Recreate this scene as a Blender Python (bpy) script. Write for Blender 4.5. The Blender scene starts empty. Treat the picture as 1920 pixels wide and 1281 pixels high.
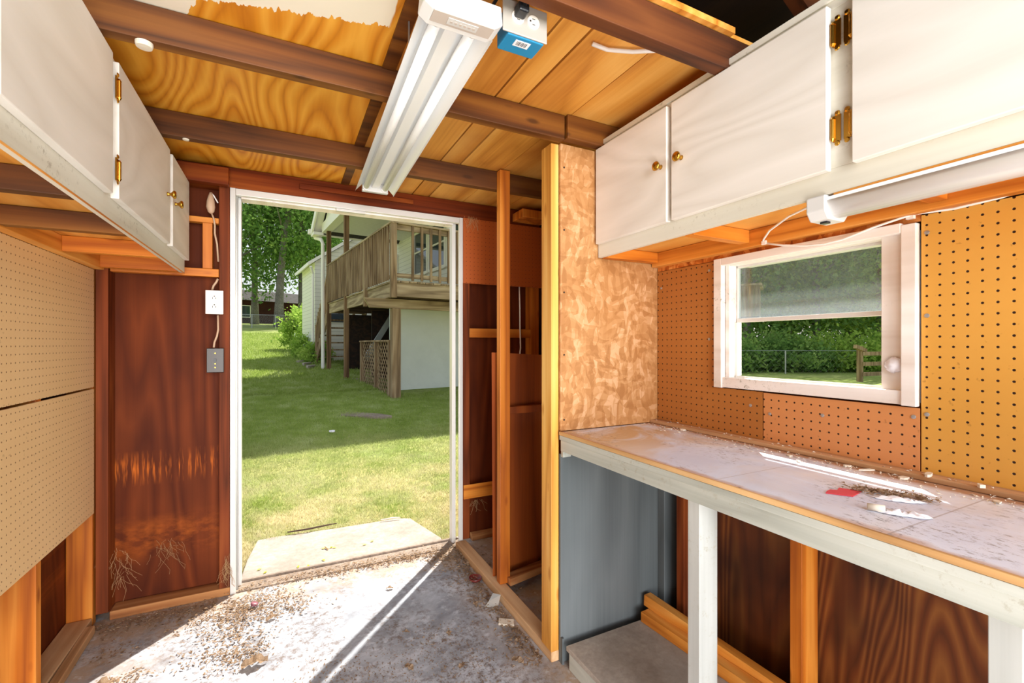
import bpy, math, random
from mathutils import Vector, Matrix
random.seed(7)
R = math.radians
SC = bpy.context.scene
COL = SC.collection

# ------------------------------------------------------------------ camera
cam_d = bpy.data.cameras.new('camera'); cam = bpy.data.objects.new('camera', cam_d); COL.objects.link(cam)
cam_d.sensor_width = 36; cam_d.lens = 16.0; cam_d.shift_y = 5.5/1920; cam_d.clip_start = .02; cam_d.clip_end = 400
cam.location = (0, 0, 1.22); cam.rotation_euler = (R(90), 0, R(-26.6))
SC.camera = cam
# ------------------------------------------------------------------ world, sun, light, exposure
SUN_AZ = math.atan2(.73, .68); SUN_EL = R(52)
w = bpy.data.worlds.new('world'); SC.world = w; w.use_nodes = True
nt = w.node_tree; bg = nt.nodes['Background']
sky = nt.nodes.new('ShaderNodeTexSky'); sky.sky_type = 'NISHITA'; sky.sun_disc = False
sky.sun_elevation = SUN_EL; sky.sun_rotation = R(90) - SUN_AZ; sky.air_density = 1.2; sky.dust_density = 3.0; sky.ozone_density = 1.0
hz = nt.nodes.new('ShaderNodeMix'); hz.data_type = 'RGBA'; hz.inputs[0].default_value = .55
nt.links.new(sky.outputs[0], hz.inputs[6]); hz.inputs[7].default_value = (6.5, 6.8, 7.2, 1)
nt.links.new(hz.outputs[2], bg.inputs[0]); bg.inputs[1].default_value = .125
sl = bpy.data.lights.new('sun', 'SUN'); sl.energy = 8.0; sl.angle = R(.6); sl.color = (1, .95, .86)
so = bpy.data.objects.new('sun', sl); COL.objects.link(so)
sd = Vector((math.cos(SUN_AZ)*math.cos(SUN_EL), math.sin(SUN_AZ)*math.cos(SUN_EL), math.sin(SUN_EL)))
so.rotation_euler = sd.to_track_quat('Z', 'Y').to_euler(); so.location = (6, 6, 12)
def area(name, loc, target, sx, sy, power, color):
    l = bpy.data.lights.new(name, 'AREA'); l.shape = 'RECTANGLE'; l.size = sx; l.size_y = sy; l.energy = power; l.color = color
    o = bpy.data.objects.new(name, l); COL.objects.link(o); o.location = loc
    o.rotation_euler = (Vector(loc)-Vector(target)).to_track_quat('Z', 'Y').to_euler()
    return o
# soft fill lamp added behind the camera to brighten the whole room
area('rear_fill', (.1, -4.2, 1.5), (.35, 2.0, 1.35), 3.2, 2.6, 330, (.97, .98, 1))
area('floor_fill', (.1, -.3, .12), (.3, 1.2, 2.2), 1.3, 1.3, 50, (1, .98, .95))  # added lamp at floor level, brightens the ceiling from below
area('upper_fill', (.5, -.5, 1.85), (.1, 1.6, .9), 0.8, .8, 9, (.93, .97, 1))  # added fill lamp above the camera, lifts the worktop and floor
SC.view_settings.view_transform = 'Standard'; SC.view_settings.look = 'None'
SC.view_settings.exposure = 0.3; SC.view_settings.gamma = 1; SC.view_settings.use_curve_mapping = False
SC.cycles.max_bounces = 10; SC.cycles.diffuse_bounces = 6; SC.cycles.transparent_max_bounces = 24

# ------------------------------------------------------------------ mesh helper
class MB:
    def __init__(s): s.v = []; s.f = []
    def add(s, vs, fs):
        b = len(s.v); s.v += [tuple(v) for v in vs]; s.f += [tuple(b+i for i in f) for f in fs]; return s
    def box(s, x0, x1, y0, y1, z0, z1):
        return s.add([(x0,y0,z0),(x1,y0,z0),(x1,y1,z0),(x0,y1,z0),(x0,y0,z1),(x1,y0,z1),(x1,y1,z1),(x0,y1,z1)],
                     [(0,3,2,1),(4,5,6,7),(0,1,5,4),(1,2,6,5),(2,3,7,6),(3,0,4,7)])
    def beam(s, p0, p1, wd, ht, up=(0,0,1)):
        p0 = Vector(p0); p1 = Vector(p1); d = (p1-p0).normalized(); u = Vector(up)
        sdv = d.cross(u).normalized(); u = sdv.cross(d).normalized()
        a = sdv*wd/2; b = u*ht/2
        return s.add([p0-a-b, p0+a-b, p0+a+b, p0-a+b, p1-a-b, p1+a-b, p1+a+b, p1-a+b],
                     [(0,1,2,3),(7,6,5,4),(0,4,5,1),(1,5,6,2),(2,6,7,3),(3,7,4,0)])
    def tube(s, pts, r, n=8, cap=True):
        pts = [Vector(p) for p in pts]; rs = r if isinstance(r, (list, tuple)) else [r]*len(pts)
        rings = []; prev = None
        for i, p in enumerate(pts):
            d = (pts[min(i+1, len(pts)-1)] - pts[max(i-1, 0)]).normalized()
            if prev is None:
                a = Vector((0,0,1)) if abs(d.z) < .9 else Vector((1,0,0)); a = d.cross(a).normalized()
            else:
                a = (prev - d*prev.dot(d)).normalized()
            prev = a; b = d.cross(a)
            rings.append([p + (a*math.cos(2*math.pi*k/n) + b*math.sin(2*math.pi*k/n))*rs[i] for k in range(n)])
        vs = [q for rg in rings for q in rg]; fs = []
        for i in range(len(pts)-1):
            for k in range(n):
                k2 = (k+1) % n; fs.append((i*n+k, i*n+k2, (i+1)*n+k2, (i+1)*n+k))
        if cap: fs.append(tuple(range(n))[::-1]); fs.append(tuple((len(pts)-1)*n+k for k in range(n)))
        return s.add(vs, fs)
    def lathe(s, prof, o=(0,0,0), axis=(0,0,1), n=20):
        o = Vector(o); ax = Vector(axis).normalized(); a = Vector((1,0,0)) if abs(ax.x) < .9 else Vector((0,1,0))
        a = ax.cross(a).normalized(); b = ax.cross(a); vs = []; fs = []
        for r, h in prof:
            for k in range(n):
                t = 2*math.pi*k/n; vs.append(o + ax*h + (a*math.cos(t)+b*math.sin(t))*r)
        for i in range(len(prof)-1):
            for k in range(n):
                k2 = (k+1) % n; fs.append((i*n+k, i*n+k2, (i+1)*n+k2, (i+1)*n+k))
        fs.append(tuple(range(n))[::-1]); fs.append(tuple((len(prof)-1)*n+k for k in range(n)))
        return s.add(vs, fs)
    def prism(s, prof, ax, c0, c1):
        # prof: 2D points in the plane normal to axis ax
        def P(u, v, c): return {'x': (c,u,v), 'y': (u,c,v), 'z': (u,v,c)}[ax]
        n = len(prof); vs = [P(u,v,c0) for u,v in prof] + [P(u,v,c1) for u,v in prof]
        fs = [tuple(range(n)), tuple(range(n, 2*n))[::-1]] + [(i, i+n, (i+1)%n+n, (i+1)%n) for i in range(n)]
        return s.add(vs, fs)
    def build(s, name, mat, parent=None, bevel=0, smooth=False, wobble=0):
        me = bpy.data.meshes.new(name); off = Vector((0,0,0))
        if parent is not None:
            p = parent
            while p is not None: off += Vector(p.location) if p.rotation_euler.z == 0 else Vector(); p = p.parent
        if parent is not None and parent.get('_local'): off = Vector((0,0,0))
        vs = [(v[0]-off.x, v[1]-off.y, v[2]-off.z) for v in s.v]
        me.from_pydata(vs, [], s.f); me.materials.append(mat)
        import bmesh
        if len(s.f) < 20000:
            bm = bmesh.new(); bm.from_mesh(me); bmesh.ops.recalc_face_normals(bm, faces=bm.faces); bm.to_mesh(me); bm.free()
        if smooth:
            for p_ in me.polygons: p_.use_smooth = True
        o = bpy.data.objects.new(name, me); COL.objects.link(o)
        if parent is not None: o.parent = parent
        if bevel:
            m = o.modifiers.new('bevel', 'BEVEL'); m.width = bevel; m.segments = 2; m.limit_method = 'ANGLE'
        return o

def thing(name, label, cat, loc=(0,0,0), group=None, rz=0, local=False):
    o = bpy.data.objects.new(name, None); COL.objects.link(o); o.location = loc; o.rotation_euler = (0,0,rz)
    o.empty_display_size = .05
    o['label'] = label; o['category'] = cat
    if group: o['group'] = group
    if local: o['_local'] = 1
    return o
def tag(o, label, cat, group=None, kind=None):
    o['label'] = label; o['category'] = cat
    if group: o['group'] = group
    if kind: o['kind'] = kind
    return o
def struct(o): o['kind'] = 'structure'; return o
def lab(o, t): o['label'] = t; return o
def copy_tree(o, parent=None):
    c = o.copy(); COL.objects.link(c); c.parent = parent
    for ch in [x for x in COL.objects if x.parent == o]: copy_tree(ch, c)
    return c
def box(*a): return MB().box(*a)

# ------------------------------------------------------------------ materials
def L(h):
    h = h.lstrip('#'); c = [int(h[i:i+2], 16)/255 for i in (0,2,4)]
    return tuple((x/12.92 if x <= .04045 else ((x+.055)/1.055)**2.4) for x in c) + (1,)
class NT:
    def __init__(s, name):
        s.m = bpy.data.materials.new(name); s.m.use_nodes = True; s.t = s.m.node_tree; s.n = s.t.nodes
        s.b = s.n['Principled BSDF']; s.out = s.n['Material Output']
    def new(s, ty, **k):
        n = s.n.new('ShaderNode'+ty)
        for a, v in k.items(): setattr(n, a, v)
        return n
    def L(s, a, b): s.t.links.new(a, b)
    def coord(s, rnd=True, out='Object'):
        tc = s.new('TexCoord')
        if not rnd: return tc.outputs[out]
        oi = s.new('ObjectInfo'); m = s.new('Math', operation='MULTIPLY'); m.inputs[1].default_value = 23.7
        s.L(oi.outputs['Random'], m.inputs[0]); a = s.new('VectorMath', operation='ADD')
        s.L(tc.outputs[out], a.inputs[0]); s.L(m.outputs[0], a.inputs[1]); return a.outputs[0]
    def mapped(s, co, scale, loc=(0,0,0)):
        m = s.new('Mapping'); m.inputs['Scale'].default_value = scale; m.inputs['Location'].default_value = loc
        s.L(co, m.inputs['Vector']); return m.outputs[0]
    def noise(s, co, scale=1, detail=3, rough=.55, dist=0):
        n = s.new('TexNoise'); n.inputs['Scale'].default_value = scale; n.inputs['Detail'].default_value = detail
        n.inputs['Roughness'].default_value = rough; n.inputs['Distortion'].default_value = dist
        s.L(co, n.inputs['Vector']); return n.outputs['Fac']
    def math(s, op, a, b=None, clamp=False):
        m = s.new('Math', operation=op); m.use_clamp = clamp
        for i, x in enumerate((a, b)):
            if x is None: continue
            if isinstance(x, (int, float)): m.inputs[i].default_value = x
            else: s.L(x, m.inputs[i])
        return m.outputs[0]
    def ramp(s, fac, stops, interp='LINEAR'):
        r = s.new('ValToRGB'); r.color_ramp.interpolation = interp; e = r.color_ramp.elements
        while len(e) > 1: e.remove(e[-1])
        for i, (p, c) in enumerate(stops):
            x = e[0] if i == 0 else e.new(p)
            x.position = p; x.color = c if isinstance(c, tuple) else L(c)
        s.L(fac, r.inputs[0]); return r.outputs[0]
    def mix(s, fac, a, b, blend='MIX'):
        m = s.new('Mix', data_type='RGBA', blend_type=blend)
        for i, x in ((0, fac), (6, a), (7, b)):
            if isinstance(x, (int, float)): m.inputs[i].default_value = x
            elif isinstance(x, str): m.inputs[i].default_value = L(x)
            elif isinstance(x, tuple): m.inputs[i].default_value = x
            else: s.L(x, m.inputs[i])
        return m.outputs[2]
    def sep(s, co): x = s.new('SeparateXYZ'); s.L(co, x.inputs[0]); return x.outputs
    def step(s, v, a, b):
        m = s.new('MapRange'); m.inputs[1].default_value = a; m.inputs[2].default_value = b; s.L(v, m.inputs[0]); return m.outputs[0]
    def bump(s, h, st=.3, d=.002):
        b = s.new('Bump'); b.inputs['Strength'].default_value = st; b.inputs['Distance'].default_value = d
        s.L(h, b.inputs['Height']); s.L(b.outputs[0], s.b.inputs['Normal'])
    def fin(s, col, rough=.6, spec=.4, metal=0):
        if isinstance(col, str): s.b.inputs['Base Color'].default_value = L(col)
        elif isinstance(col, tuple): s.b.inputs['Base Color'].default_value = col
        else: s.L(col, s.b.inputs['Base Color'])
        if isinstance(rough, (int, float)): s.b.inputs['Roughness'].default_value = rough
        else: s.L(rough, s.b.inputs['Roughness'])
        s.b.inputs['Specular IOR Level'].default_value = spec; s.b.inputs['Metallic'].default_value = metal
        return s.m
def plain(name, col, rough=.5, spec=.4, metal=0): return NT(name).fin(col, rough, spec, metal)
def grain_vec(axis, s, ratio): return tuple(s*ratio if a == axis else s for a in 'XYZ')
def wood(name, dark, mid, light, axis='X', k=9, s=2.2, ratio=.14, fine=90, blotch=.35, blotch_col=None, rough=.6, spec=.35, contrast=(.1,.5,.9), rnd=True, extra=None, knots=False, bump=.12):
    n = NT(name); co = n.coord(rnd); base = n.noise(n.mapped(co, grain_vec(axis, s, ratio)), 1, 2, .5, .2)
    pp = n.math('PINGPONG', n.math('MULTIPLY', base, k), .5); pp = n.math('MULTIPLY', pp, 2)
    fb = n.noise(n.mapped(co, grain_vec(axis, fine, .02)), 1, 2, .6)
    f = n.math('ADD', n.math('MULTIPLY', pp, .65), n.math('MULTIPLY', fb, .45))
    col = n.ramp(f, [(contrast[0], dark), (contrast[1], mid), (contrast[2], light)])
    big = n.noise(n.mapped(co, grain_vec(axis, 3.2, .5)), 1, 3, .6)
    bc = blotch_col or dark
    col = n.mix(n.math('MULTIPLY', n.step(big, .48, .68), blotch), col, bc)
    if knots:
        v = n.new('TexVoronoi'); v.inputs['Scale'].default_value = 1; v.inputs['Randomness'].default_value = 1
        n.L(n.mapped(co, grain_vec(axis, 14, .35)), v.inputs['Vector'])
        col = n.mix(n.math('MULTIPLY', n.step(v.outputs['Distance'], .17, .08), .75), col, dark)
    if extra: col = extra(n, col)
    n.bump(f, bump, .001)
    return n.fin(col, rough, spec)

def cream_patch(n, col):
    co = n.coord(False); x, y, z = n.sep(co)[0:3]
    nz = n.noise(n.mapped(co, (60, 6, 1)), 1, 3, .6)
    lim = n.math('ADD', n.math('MULTIPLY', x, -.25), 1.285)
    lim = n.math('ADD', lim, n.math('MULTIPLY', nz, .07))
    lim = n.math('ADD', lim, n.math('MULTIPLY', n.step(x, -.19, -.26), .13))
    a = n.math('GREATER_THAN', lim, y); b = n.step(n.math('ADD', x, n.math('MULTIPLY', nz, .03)), .275, .27)
    return n.mix(n.math('MULTIPLY', a, b), col, '#efe6d2')
M = {}
M['ceil_ply'] = wood('amber_plywood', '#b4660f', '#dc9024', '#eeac3e', 'Y', k=30, s=1.7, ratio=.3, fine=60, blotch=.3, blotch_col='#b4600f', rough=.42, rnd=False, contrast=(.05,.42,.85), extra=cream_patch)
M['ceil_board'] = wood('amber_boards', '#b97428', '#dd9a42', '#ecb25c', 'Y', k=6, s=2.4, ratio=.22, blotch=.5, blotch_col='#b26a28', rough=.5)
M['rafter'] = wood('brown_rafter', '#3c1e09', '#683a12', '#84521c', 'X', k=4, s=7, ratio=.07, blotch=.4, rough=.55, knots=True)
M['rafter_d'] = wood('dark_rafter', '#2e1508', '#5a2d10', '#6e3c18', 'X', k=4, s=7, ratio=.07, rough=.6)
M['header'] = wood('red_header', '#4c1c08', '#783210', '#944a18', 'X', k=4, s=7, ratio=.06, rough=.6, spec=.15)
M['stud'] = wood('orange_stud', '#8e4210', '#c8701e', '#e2923a', 'Z', k=4, s=8, ratio=.07, blotch=.35, rough=.5, knots=True)
M['stud_l'] = wood('pale_stud', '#b87428', '#dfa24a', '#efc172', 'Z', k=4, s=8, ratio=.07, blotch=.2, rough=.5, knots=True)
M['stud_d'] = wood('dark_stud', '#4a200c', '#7a3818', '#944e22', 'Z', k=4, s=8, ratio=.07, rough=.6, spec=.15)
M['rail'] = wood('orange_rail', '#a04c10', '#d07a22', '#e6963a', 'X', k=4, s=8, ratio=.07, rough=.5, knots=True)
M['raily'] = wood('orange_ledger', '#a65816', '#d98c36', '#ecaa56', 'Y', k=4, s=8, ratio=.07, rough=.5, knots=True)
M['dirtstrip'] = wood('dirty_strip', '#7a5030', '#a87c54', '#c49a70', 'Y', k=4, s=8, ratio=.07, rough=.9)
M['edgewood'] = wood('worn_edge_wood', '#9a7044', '#c89c66', '#d8b07c', 'Y', k=4, s=8, ratio=.07, rough=.8)
M['plate'] = wood('worn_plate', '#8c6038', '#c09468', '#d4ae84', 'Y', k=4, s=8, ratio=.07, rough=.8)
M['plate_x'] = wood('worn_plate_cross', '#6a3c1c', '#9a6034', '#b88250', 'X', k=4, s=8, ratio=.07, rough=.8)
def scratches(n, col):
    co = n.coord(False); x, y, z = n.sep(co)[0:3]
    st = n.noise(n.mapped(co, (70, 1, 5)), 1, 3, .7)
    band = n.math('MULTIPLY', n.step(n.math('ABSOLUTE', n.math('SUBTRACT', z, .64)), .085, .0), n.step(st, .5, .66))
    b2 = n.math('MULTIPLY', n.step(n.math('ABSOLUTE', n.math('SUBTRACT', z, .31)), .12, 0), n.step(n.noise(n.mapped(co, (8,1,14)), 1, 4, .7), .42, .7))
    lft = n.step(x, -.22, -.3)
    return n.mix(n.math('MULTIPLY', n.math('ADD', band, n.math('MULTIPLY', b2, .55)), lft, True), col, '#c8661e')
M['darkply'] = wood('dark_plywood', '#501f0b', '#61290e', '#733414', 'Z', k=14, s=3, ratio=.1, blotch=.5, blotch_col='#3c160a', rough=.6, spec=.12, extra=scratches)
M['sidewall'] = wood('dark_wall_plywood', '#482411', '#693517', '#855024', 'Z', k=40, s=2.4, ratio=.12, fine=50, blotch=.8, blotch_col='#1c0b08', rough=.5)
M['board'] = wood('brown_board', '#6a2c0c', '#8f4214', '#a4541e', 'Z', k=4, s=3, ratio=.12, rough=.5)
M['paint'] = wood('white_painted_ply', '#dad3ca', '#e2dcd4', '#e8e2db', 'Y', k=16, s=2.2, ratio=.3, fine=50, blotch=.06, blotch_col='#d6cec4', rough=.5, bump=.03)
def grime(n, col):
    co = n.coord(False); g = n.noise(n.mapped(co, (60, 60, 60)), 1, 5, .75); big = n.noise(n.mapped(co, (3, 3, 6)), 1, 2)
    return n.mix(n.math('MULTIPLY', n.step(g, .55, .68), n.step(big, .5, .66)), col, '#9c9482')
M['frame'] = wood('offwhite_frame', '#c6c0b0', '#d8d4c6', '#e2dfd4', 'Y', k=5, s=4, ratio=.1, fine=60, blotch=.2, rough=.55, extra=grime)
M['winpaint'] = wood('white_window_paint', '#dccfc4', '#ebe3dc', '#f5f0ec', 'Y', k=4, s=5, ratio=.1, fine=50, blotch=.12, rough=.45, extra=grime)
M['grey'] = wood('grey_painted_ply', '#4e5456', '#5e6466', '#6c7274', 'Z', k=4, s=2, ratio=.2, blotch=.3, rough=.7)
M['greylegs'] = wood('grey_painted_leg', '#8e8c88', '#a9aaa6', '#bcbdb9', 'Z', k=4, s=5, ratio=.1, blotch=.2, rough=.7, extra=grime)
M['apron'] = wood('grey_painted_apron', '#96988f', '#b0b2a9', '#c4c5bc', 'Y', k=6, s=6, ratio=.08, blotch=.25, rough=.7, extra=grime)
def osb(name, cols, big='#a0662e'):
    n = NT(name); co = n.coord(False); nz = n.new('TexNoise'); nz.inputs['Scale'].default_value = 5; n.L(co, nz.inputs['Vector'])
    va = n.new('VectorMath', operation='MULTIPLY_ADD'); n.L(nz.outputs['Color'], va.inputs[0]); va.inputs[1].default_value = (.12,.12,.12); n.L(co, va.inputs[2])
    outs = []
    for sc, rot in (((60, 60, 14), .5), ((22, 22, 60), -.9), ((40, 40, 24), 1.4)):
        mp = n.new('Mapping'); mp.inputs['Scale'].default_value = sc; mp.inputs['Rotation'].default_value = (rot, rot, 0); n.L(va.outputs[0], mp.inputs['Vector'])
        v = n.new('TexVoronoi'); v.inputs['Scale'].default_value = 1; n.L(mp.outputs[0], v.inputs['Vector']); outs.append(v.outputs['Color'])
    a = n.mix(.5, outs[0], outs[1]); r = n.sep(a); g = n.math('ADD', n.math('MULTIPLY', r[0], .6), n.math('MULTIPLY', n.sep(outs[2])[1], .4))
    col = n.ramp(g, [(.2, cols[0]), (.42, cols[1]), (.6, cols[2]), (.8, cols[3])])
    bb = n.noise(co, 2.6, 3, .6); col = n.mix(n.math('MULTIPLY', n.step(bb, .5, .75), .45), col, big)
    n.bump(g, .25, .001); return n.fin(col, .45, .4)
M['osb'] = osb('strand_board', ('#9c6a3c', '#aa7848', '#b68656', '#c89c72'))
M['osb_d'] = osb('strand_board_amber', ('#8a3e10', '#b05a1c', '#c8742c', '#dc9650'))
def peg(name, c1, c2, u, v, rough=.45, hole='#2a1206', r=.105):
    n = NT(name); co = n.coord(False); s = n.sep(co); i = 'xyz'
    def cell(o): return n.math('SUBTRACT', n.math('FRACT', n.math('MULTIPLY', n.math('ADD', o, 10.0), 1/.0254)), .5)
    a = cell(s[i.index(u)]); b = cell(s[i.index(v)])
    d = n.math('SQRT', n.math('ADD', n.math('MULTIPLY', a, a), n.math('MULTIPLY', b, b)))
    m = n.step(d, r+.02, r-.01)
    col = n.mix(n.noise(co, 2.5, 4, .6), c1, c2)
    sp = n.noise(co, 60, 2, .6); col = n.mix(n.math('MULTIPLY', n.step(sp, .68, .76), .4), col, '#7a4a1e')
    col = n.mix(m, col, hole)
    n.bump(n.math('SUBTRACT', 1.0, m), .6, .002); return n.fin(col, rough, .4)
M['peg_left'] = peg('cream_pegboard', '#e4bd86', '#eecb9a', 'y', 'z', hole='#6a3a14', r=.085)
M['peg_yellow'] = peg('yellow_pegboard', '#cf923a', '#dba24a', 'y', 'z')
M['peg_brown'] = peg('brown_pegboard', '#a2602a', '#b87838', 'y', 'z')
M['peg_orange'] = peg('orange_pegboard', '#c98048', '#d6925a', 'y', 'z')
M['peg_far'] = peg('red_pegboard', '#a84e1c', '#b85c24', 'x', 'z', hole='#5c200a', r=.08)
def floor_mat():
    n = NT('dirty_concrete'); co = n.coord(False); x, y, z = n.sep(co)[0:3]
    a = n.noise(co, 5, 6, .65, .4); col = n.ramp(a, [(.3, '#7c8088'), (.5, '#a2a7b0'), (.66, '#c2c8d2')])
    sp = n.noise(co, 38, 5, .8); pt = n.noise(co, 2.2, 4, .65, .8)
    dirt = n.math('MULTIPLY', n.step(sp, .46, .60), n.step(pt, .40, .56))
    col = n.mix(n.math('MULTIPLY', dirt, .85), col, '#6c5e56')
    edge = n.math('ADD', n.step(y, 2.30, 2.52), n.step(x, .70, .95)); edge = n.math('ADD', edge, n.step(x, -.35, -.65))
    m = n.math('MULTIPLY', edge, n.step(n.noise(co, 7, 5, .7), .34, .56), True)
    col = n.mix(n.math('MULTIPLY', m, .85), col, '#a8917a')
    wh = n.noise(co, 14, 4, .7); col = n.mix(n.math('MULTIPLY', n.step(wh, .56, .66), .5), col, '#ced4de')
    n.bump(sp, .3, .002); return n.fin(col, .8, .3)
M['floor'] = floor_mat()
def top_mat():
    n = NT('stained_worktop'); co = n.mapped(n.coord(False), (1,1,1), (1.2,.6,0)); x, y, z = n.sep(co)[0:3]
    a = n.noise(co, 4, 5, .6, .5); col = n.ramp(a, [(.3, '#ccd6ee'), (.5, '#dbe4f8'), (.7, '#e8effc')])
    st = n.noise(n.mapped(co, (3, 3, 3), (4, 2, 0)), 1, 5, .65, 1.0)
    far = n.step(y, .95, 1.35)
    m = n.math('ADD', n.math('MULTIPLY', n.step(st, .42, .58), n.math('ADD', n.math('MULTIPLY', far, .95), .22)), 0)
    col = n.mix(m, col, '#c9ab84')
    edge = n.math('MULTIPLY', n.step(n.math('ADD', x, n.math('MULTIPLY', a, .08)), 1.385, 1.42), .9)
    col = n.mix(edge, col, '#b07c4c')
    fr = n.step(n.math('ADD', x, n.math('MULTIPLY', n.noise(co, 9, 4), .06)), 1.0, .985); col = n.mix(n.math('MULTIPLY', fr, .7), col, '#b99076')
    sp = n.noise(n.mapped(co, (90, 45, 1)), 1, 5, .8); cl = n.step(n.noise(co, 5, 4, .7), .45, .6)
    col = n.mix(n.math('MULTIPLY', n.math('MULTIPLY', n.step(sp, .53, .63), cl), .85), col, '#5c5458')
    jt = n.math('ADD', n.step(n.math('ABSOLUTE', n.math('SUBTRACT', y, .42)), .0022, .001), n.step(n.math('ABSOLUTE', n.math('SUBTRACT', y, .78)), .0018, .0008)); col = n.mix(n.math('MULTIPLY', jt, .5, True), col, '#8a7c78')
    blk = n.math('MULTIPLY', n.step(n.noise(n.mapped(co, (20, 5, 1)), 1, 5, .75), .60, .64), fr); col = n.mix(blk, col, '#2c2630')
    return n.fin(col, .42, .5)
M['top'] = top_mat()
def speck(name, c1, c2, c3, sc=30, rough=.9, b=.3):
    n = NT(name); co = n.coord(False); a = n.noise(co, sc, 5, .7); bb = n.noise(co, sc/12, 4, .6)
    col = n.mix(n.step(bb, .4, .62), n.ramp(a, [(.35, c1), (.65, c2)]), c3, 'MIX') if False else n.mix(n.math('MULTIPLY', n.step(bb, .42, .64), .6), n.ramp(a, [(.35, c1), (.65, c2)]), c3)
    n.bump(a, b, .003); return n.fin(col, rough, .2)
M['slab'] = speck('step_slab', '#a0958a', '#b8ada2', '#887e74', 40)
M['soil'] = speck('threshold_dirt', '#85766a', '#a8988a', '#6a5c50', 30)
def ground_mat():
    n = NT('lawn_ground'); co = n.coord(False); x, y, z = n.sep(co)[0:3]
    a = n.noise(co, 9, 5, .7); g = n.ramp(a, [(.3, '#6a7c3a'), (.55, '#8a9a50'), (.75, '#aab074')])
    dry = n.math('MULTIPLY', n.step(n.noise(co, 1.3, 4, .65), .36, .58), n.step(y, 6.2, 3.6)); col = n.mix(n.math('MULTIPLY', dry, .9), g, '#c2b07e')
    wt = n.math('MULTIPLY', n.step(n.noise(co, .5, 4, .6), .5, .68), .45); col = n.mix(wt, col, '#b4b47c')
    return n.fin(col, .95, .1)
M['ground'] = ground_mat()
def blade_mat(name, stops, dry=None):
    n = NT(name); co = n.coord(False); a = n.noise(co, 3.0, 5, .75)
    w_ = n.new('TexWhiteNoise'); n.L(n.mapped(co, (3, 3, 0)), w_.inputs['Vector'])
    f = n.math('ADD', n.math('MULTIPLY', a, .8), n.math('MULTIPLY', n.noise(co, 90, 1), .2)); col = n.ramp(f, stops)
    if dry:
        y = n.sep(co)[1]; d = n.math('MULTIPLY', n.step(n.noise(co, 2.2, 4, .7), .32, .58), n.step(y, 6.0, 3.6)); col = n.mix(n.math('MULTIPLY', d, .85), col, dry)
    df = n.new('BsdfDiffuse'); tr = n.new('BsdfTranslucent'); ms = n.new('MixShader'); ms.inputs[0].default_value = .4
    n.L(col, df.inputs[0]); n.L(col, tr.inputs[0]); n.L(df.outputs[0], ms.inputs[1]); n.L(tr.outputs[0], ms.inputs[2]); n.L(ms.outputs[0], n.out.inputs[0])
    return n.m
M['blade'] = blade_mat('grass_blades', [(.3, '#78923c'), (.5, '#a0b25c'), (.7, '#c8d09a')], '#e2d6b4')
def leaf_mat(name, stops, sc=.8):
    n = NT(name); co = n.coord(True); a = n.noise(co, sc, 5, .8); col = n.ramp(a, stops)
    df = n.new('BsdfDiffuse'); tr = n.new('BsdfTranslucent'); ms = n.new('MixShader'); ms.inputs[0].default_value = .45
    n.L(col, df.inputs[0]); n.L(col, tr.inputs[0]); n.L(df.outputs[0], ms.inputs[1]); n.L(tr.outputs[0], ms.inputs[2]); n.L(ms.outputs[0], n.out.inputs[0])
    return n.m
M['leaf'] = leaf_mat('tree_leaves', [(.3, '#4c7040'), (.5, '#74984e'), (.7, '#a8bf6c')])
M['leaf2'] = leaf_mat('yellow_green_leaves', [(.3, '#6c9440'), (.5, '#98b850'), (.7, '#c6d874')], 2)
M['leaf3'] = leaf_mat('dark_leaves', [(.3, '#3a5a34'), (.5, '#587c44'), (.7, '#84a45c')])
M['bark'] = speck('bark', '#6a655e', '#989288', '#57524c', 9, b=.6)
M['deadleaf'] = leaf_mat('dead_leaves', [(.3, '#705a48'), (.5, '#a88e74'), (.72, '#d6c0a4')], 45)
M['straw'] = plain('dry_straw', '#b8956a', .8)
M['web'] = plain('dusty_strands', '#a8825c', .9)
M['deck'] = wood('weathered_deck', '#5a4632', '#8a7254', '#a48e70', 'Z', k=5, s=5, ratio=.1, rough=.85)
M['deckx'] = wood('weathered_deck_long', '#6c5a44', '#9a8668', '#b4a284', 'Y', k=5, s=5, ratio=.1, rough=.85)
M['deckxx'] = wood('weathered_deck_cross', '#6c5a44', '#9a8668', '#b4a284', 'X', k=5, s=5, ratio=.1, rough=.85)
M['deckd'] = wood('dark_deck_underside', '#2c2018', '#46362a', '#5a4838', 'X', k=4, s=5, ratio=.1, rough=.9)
M['deckbr'] = wood('brown_deck_post', '#4a3420', '#6f5438', '#866a4a', 'Z', k=4, s=6, ratio=.08, rough=.8)
def siding(name, col, axis='z', per=.115):
    n = NT(name); co = n.coord(False); z = n.sep(co)['xyz'.index(axis)]
    f = n.math('FRACT', n.math('MULTIPLY', n.math('ADD', z, 10), 1/per)); n.bump(f, 1.0, .012)
    c = n.mix(n.step(f, .90, .97), col, '#a9aaa6'); return n.fin(c, .6, .3)
M['siding'] = siding('white_siding', '#e6e6e0')
M['soffit'] = siding('white_beadboard', '#e2e4de', 'y', .09)
M['white'] = plain('white_trim', '#eceae4', .5)
M['wallgrn'] = speck('painted_block_wall', '#cdd3cc', '#d5dbd4', '#c2c9c2', 3, b=.1)
M['shingle'] = speck('roof_shingles', '#3c3a38', '#4e4c48', '#2e2c2a', 20)
M['glassd'] = plain('window_reflection_glass', '#3a4650', .05, .8)
M['patio'] = speck('patio_brick', '#6a4a40', '#80584a', '#503a34', 12)
M['brick'] = speck('dark_brick', '#3a201e', '#4a2824', '#2e1a18', 8)
M['galv'] = plain('galvanised_steel', '#b4b8ba', .4, .5, .6)
M['enamel'] = plain('white_enamel', '#eceded', .28, .5)
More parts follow.
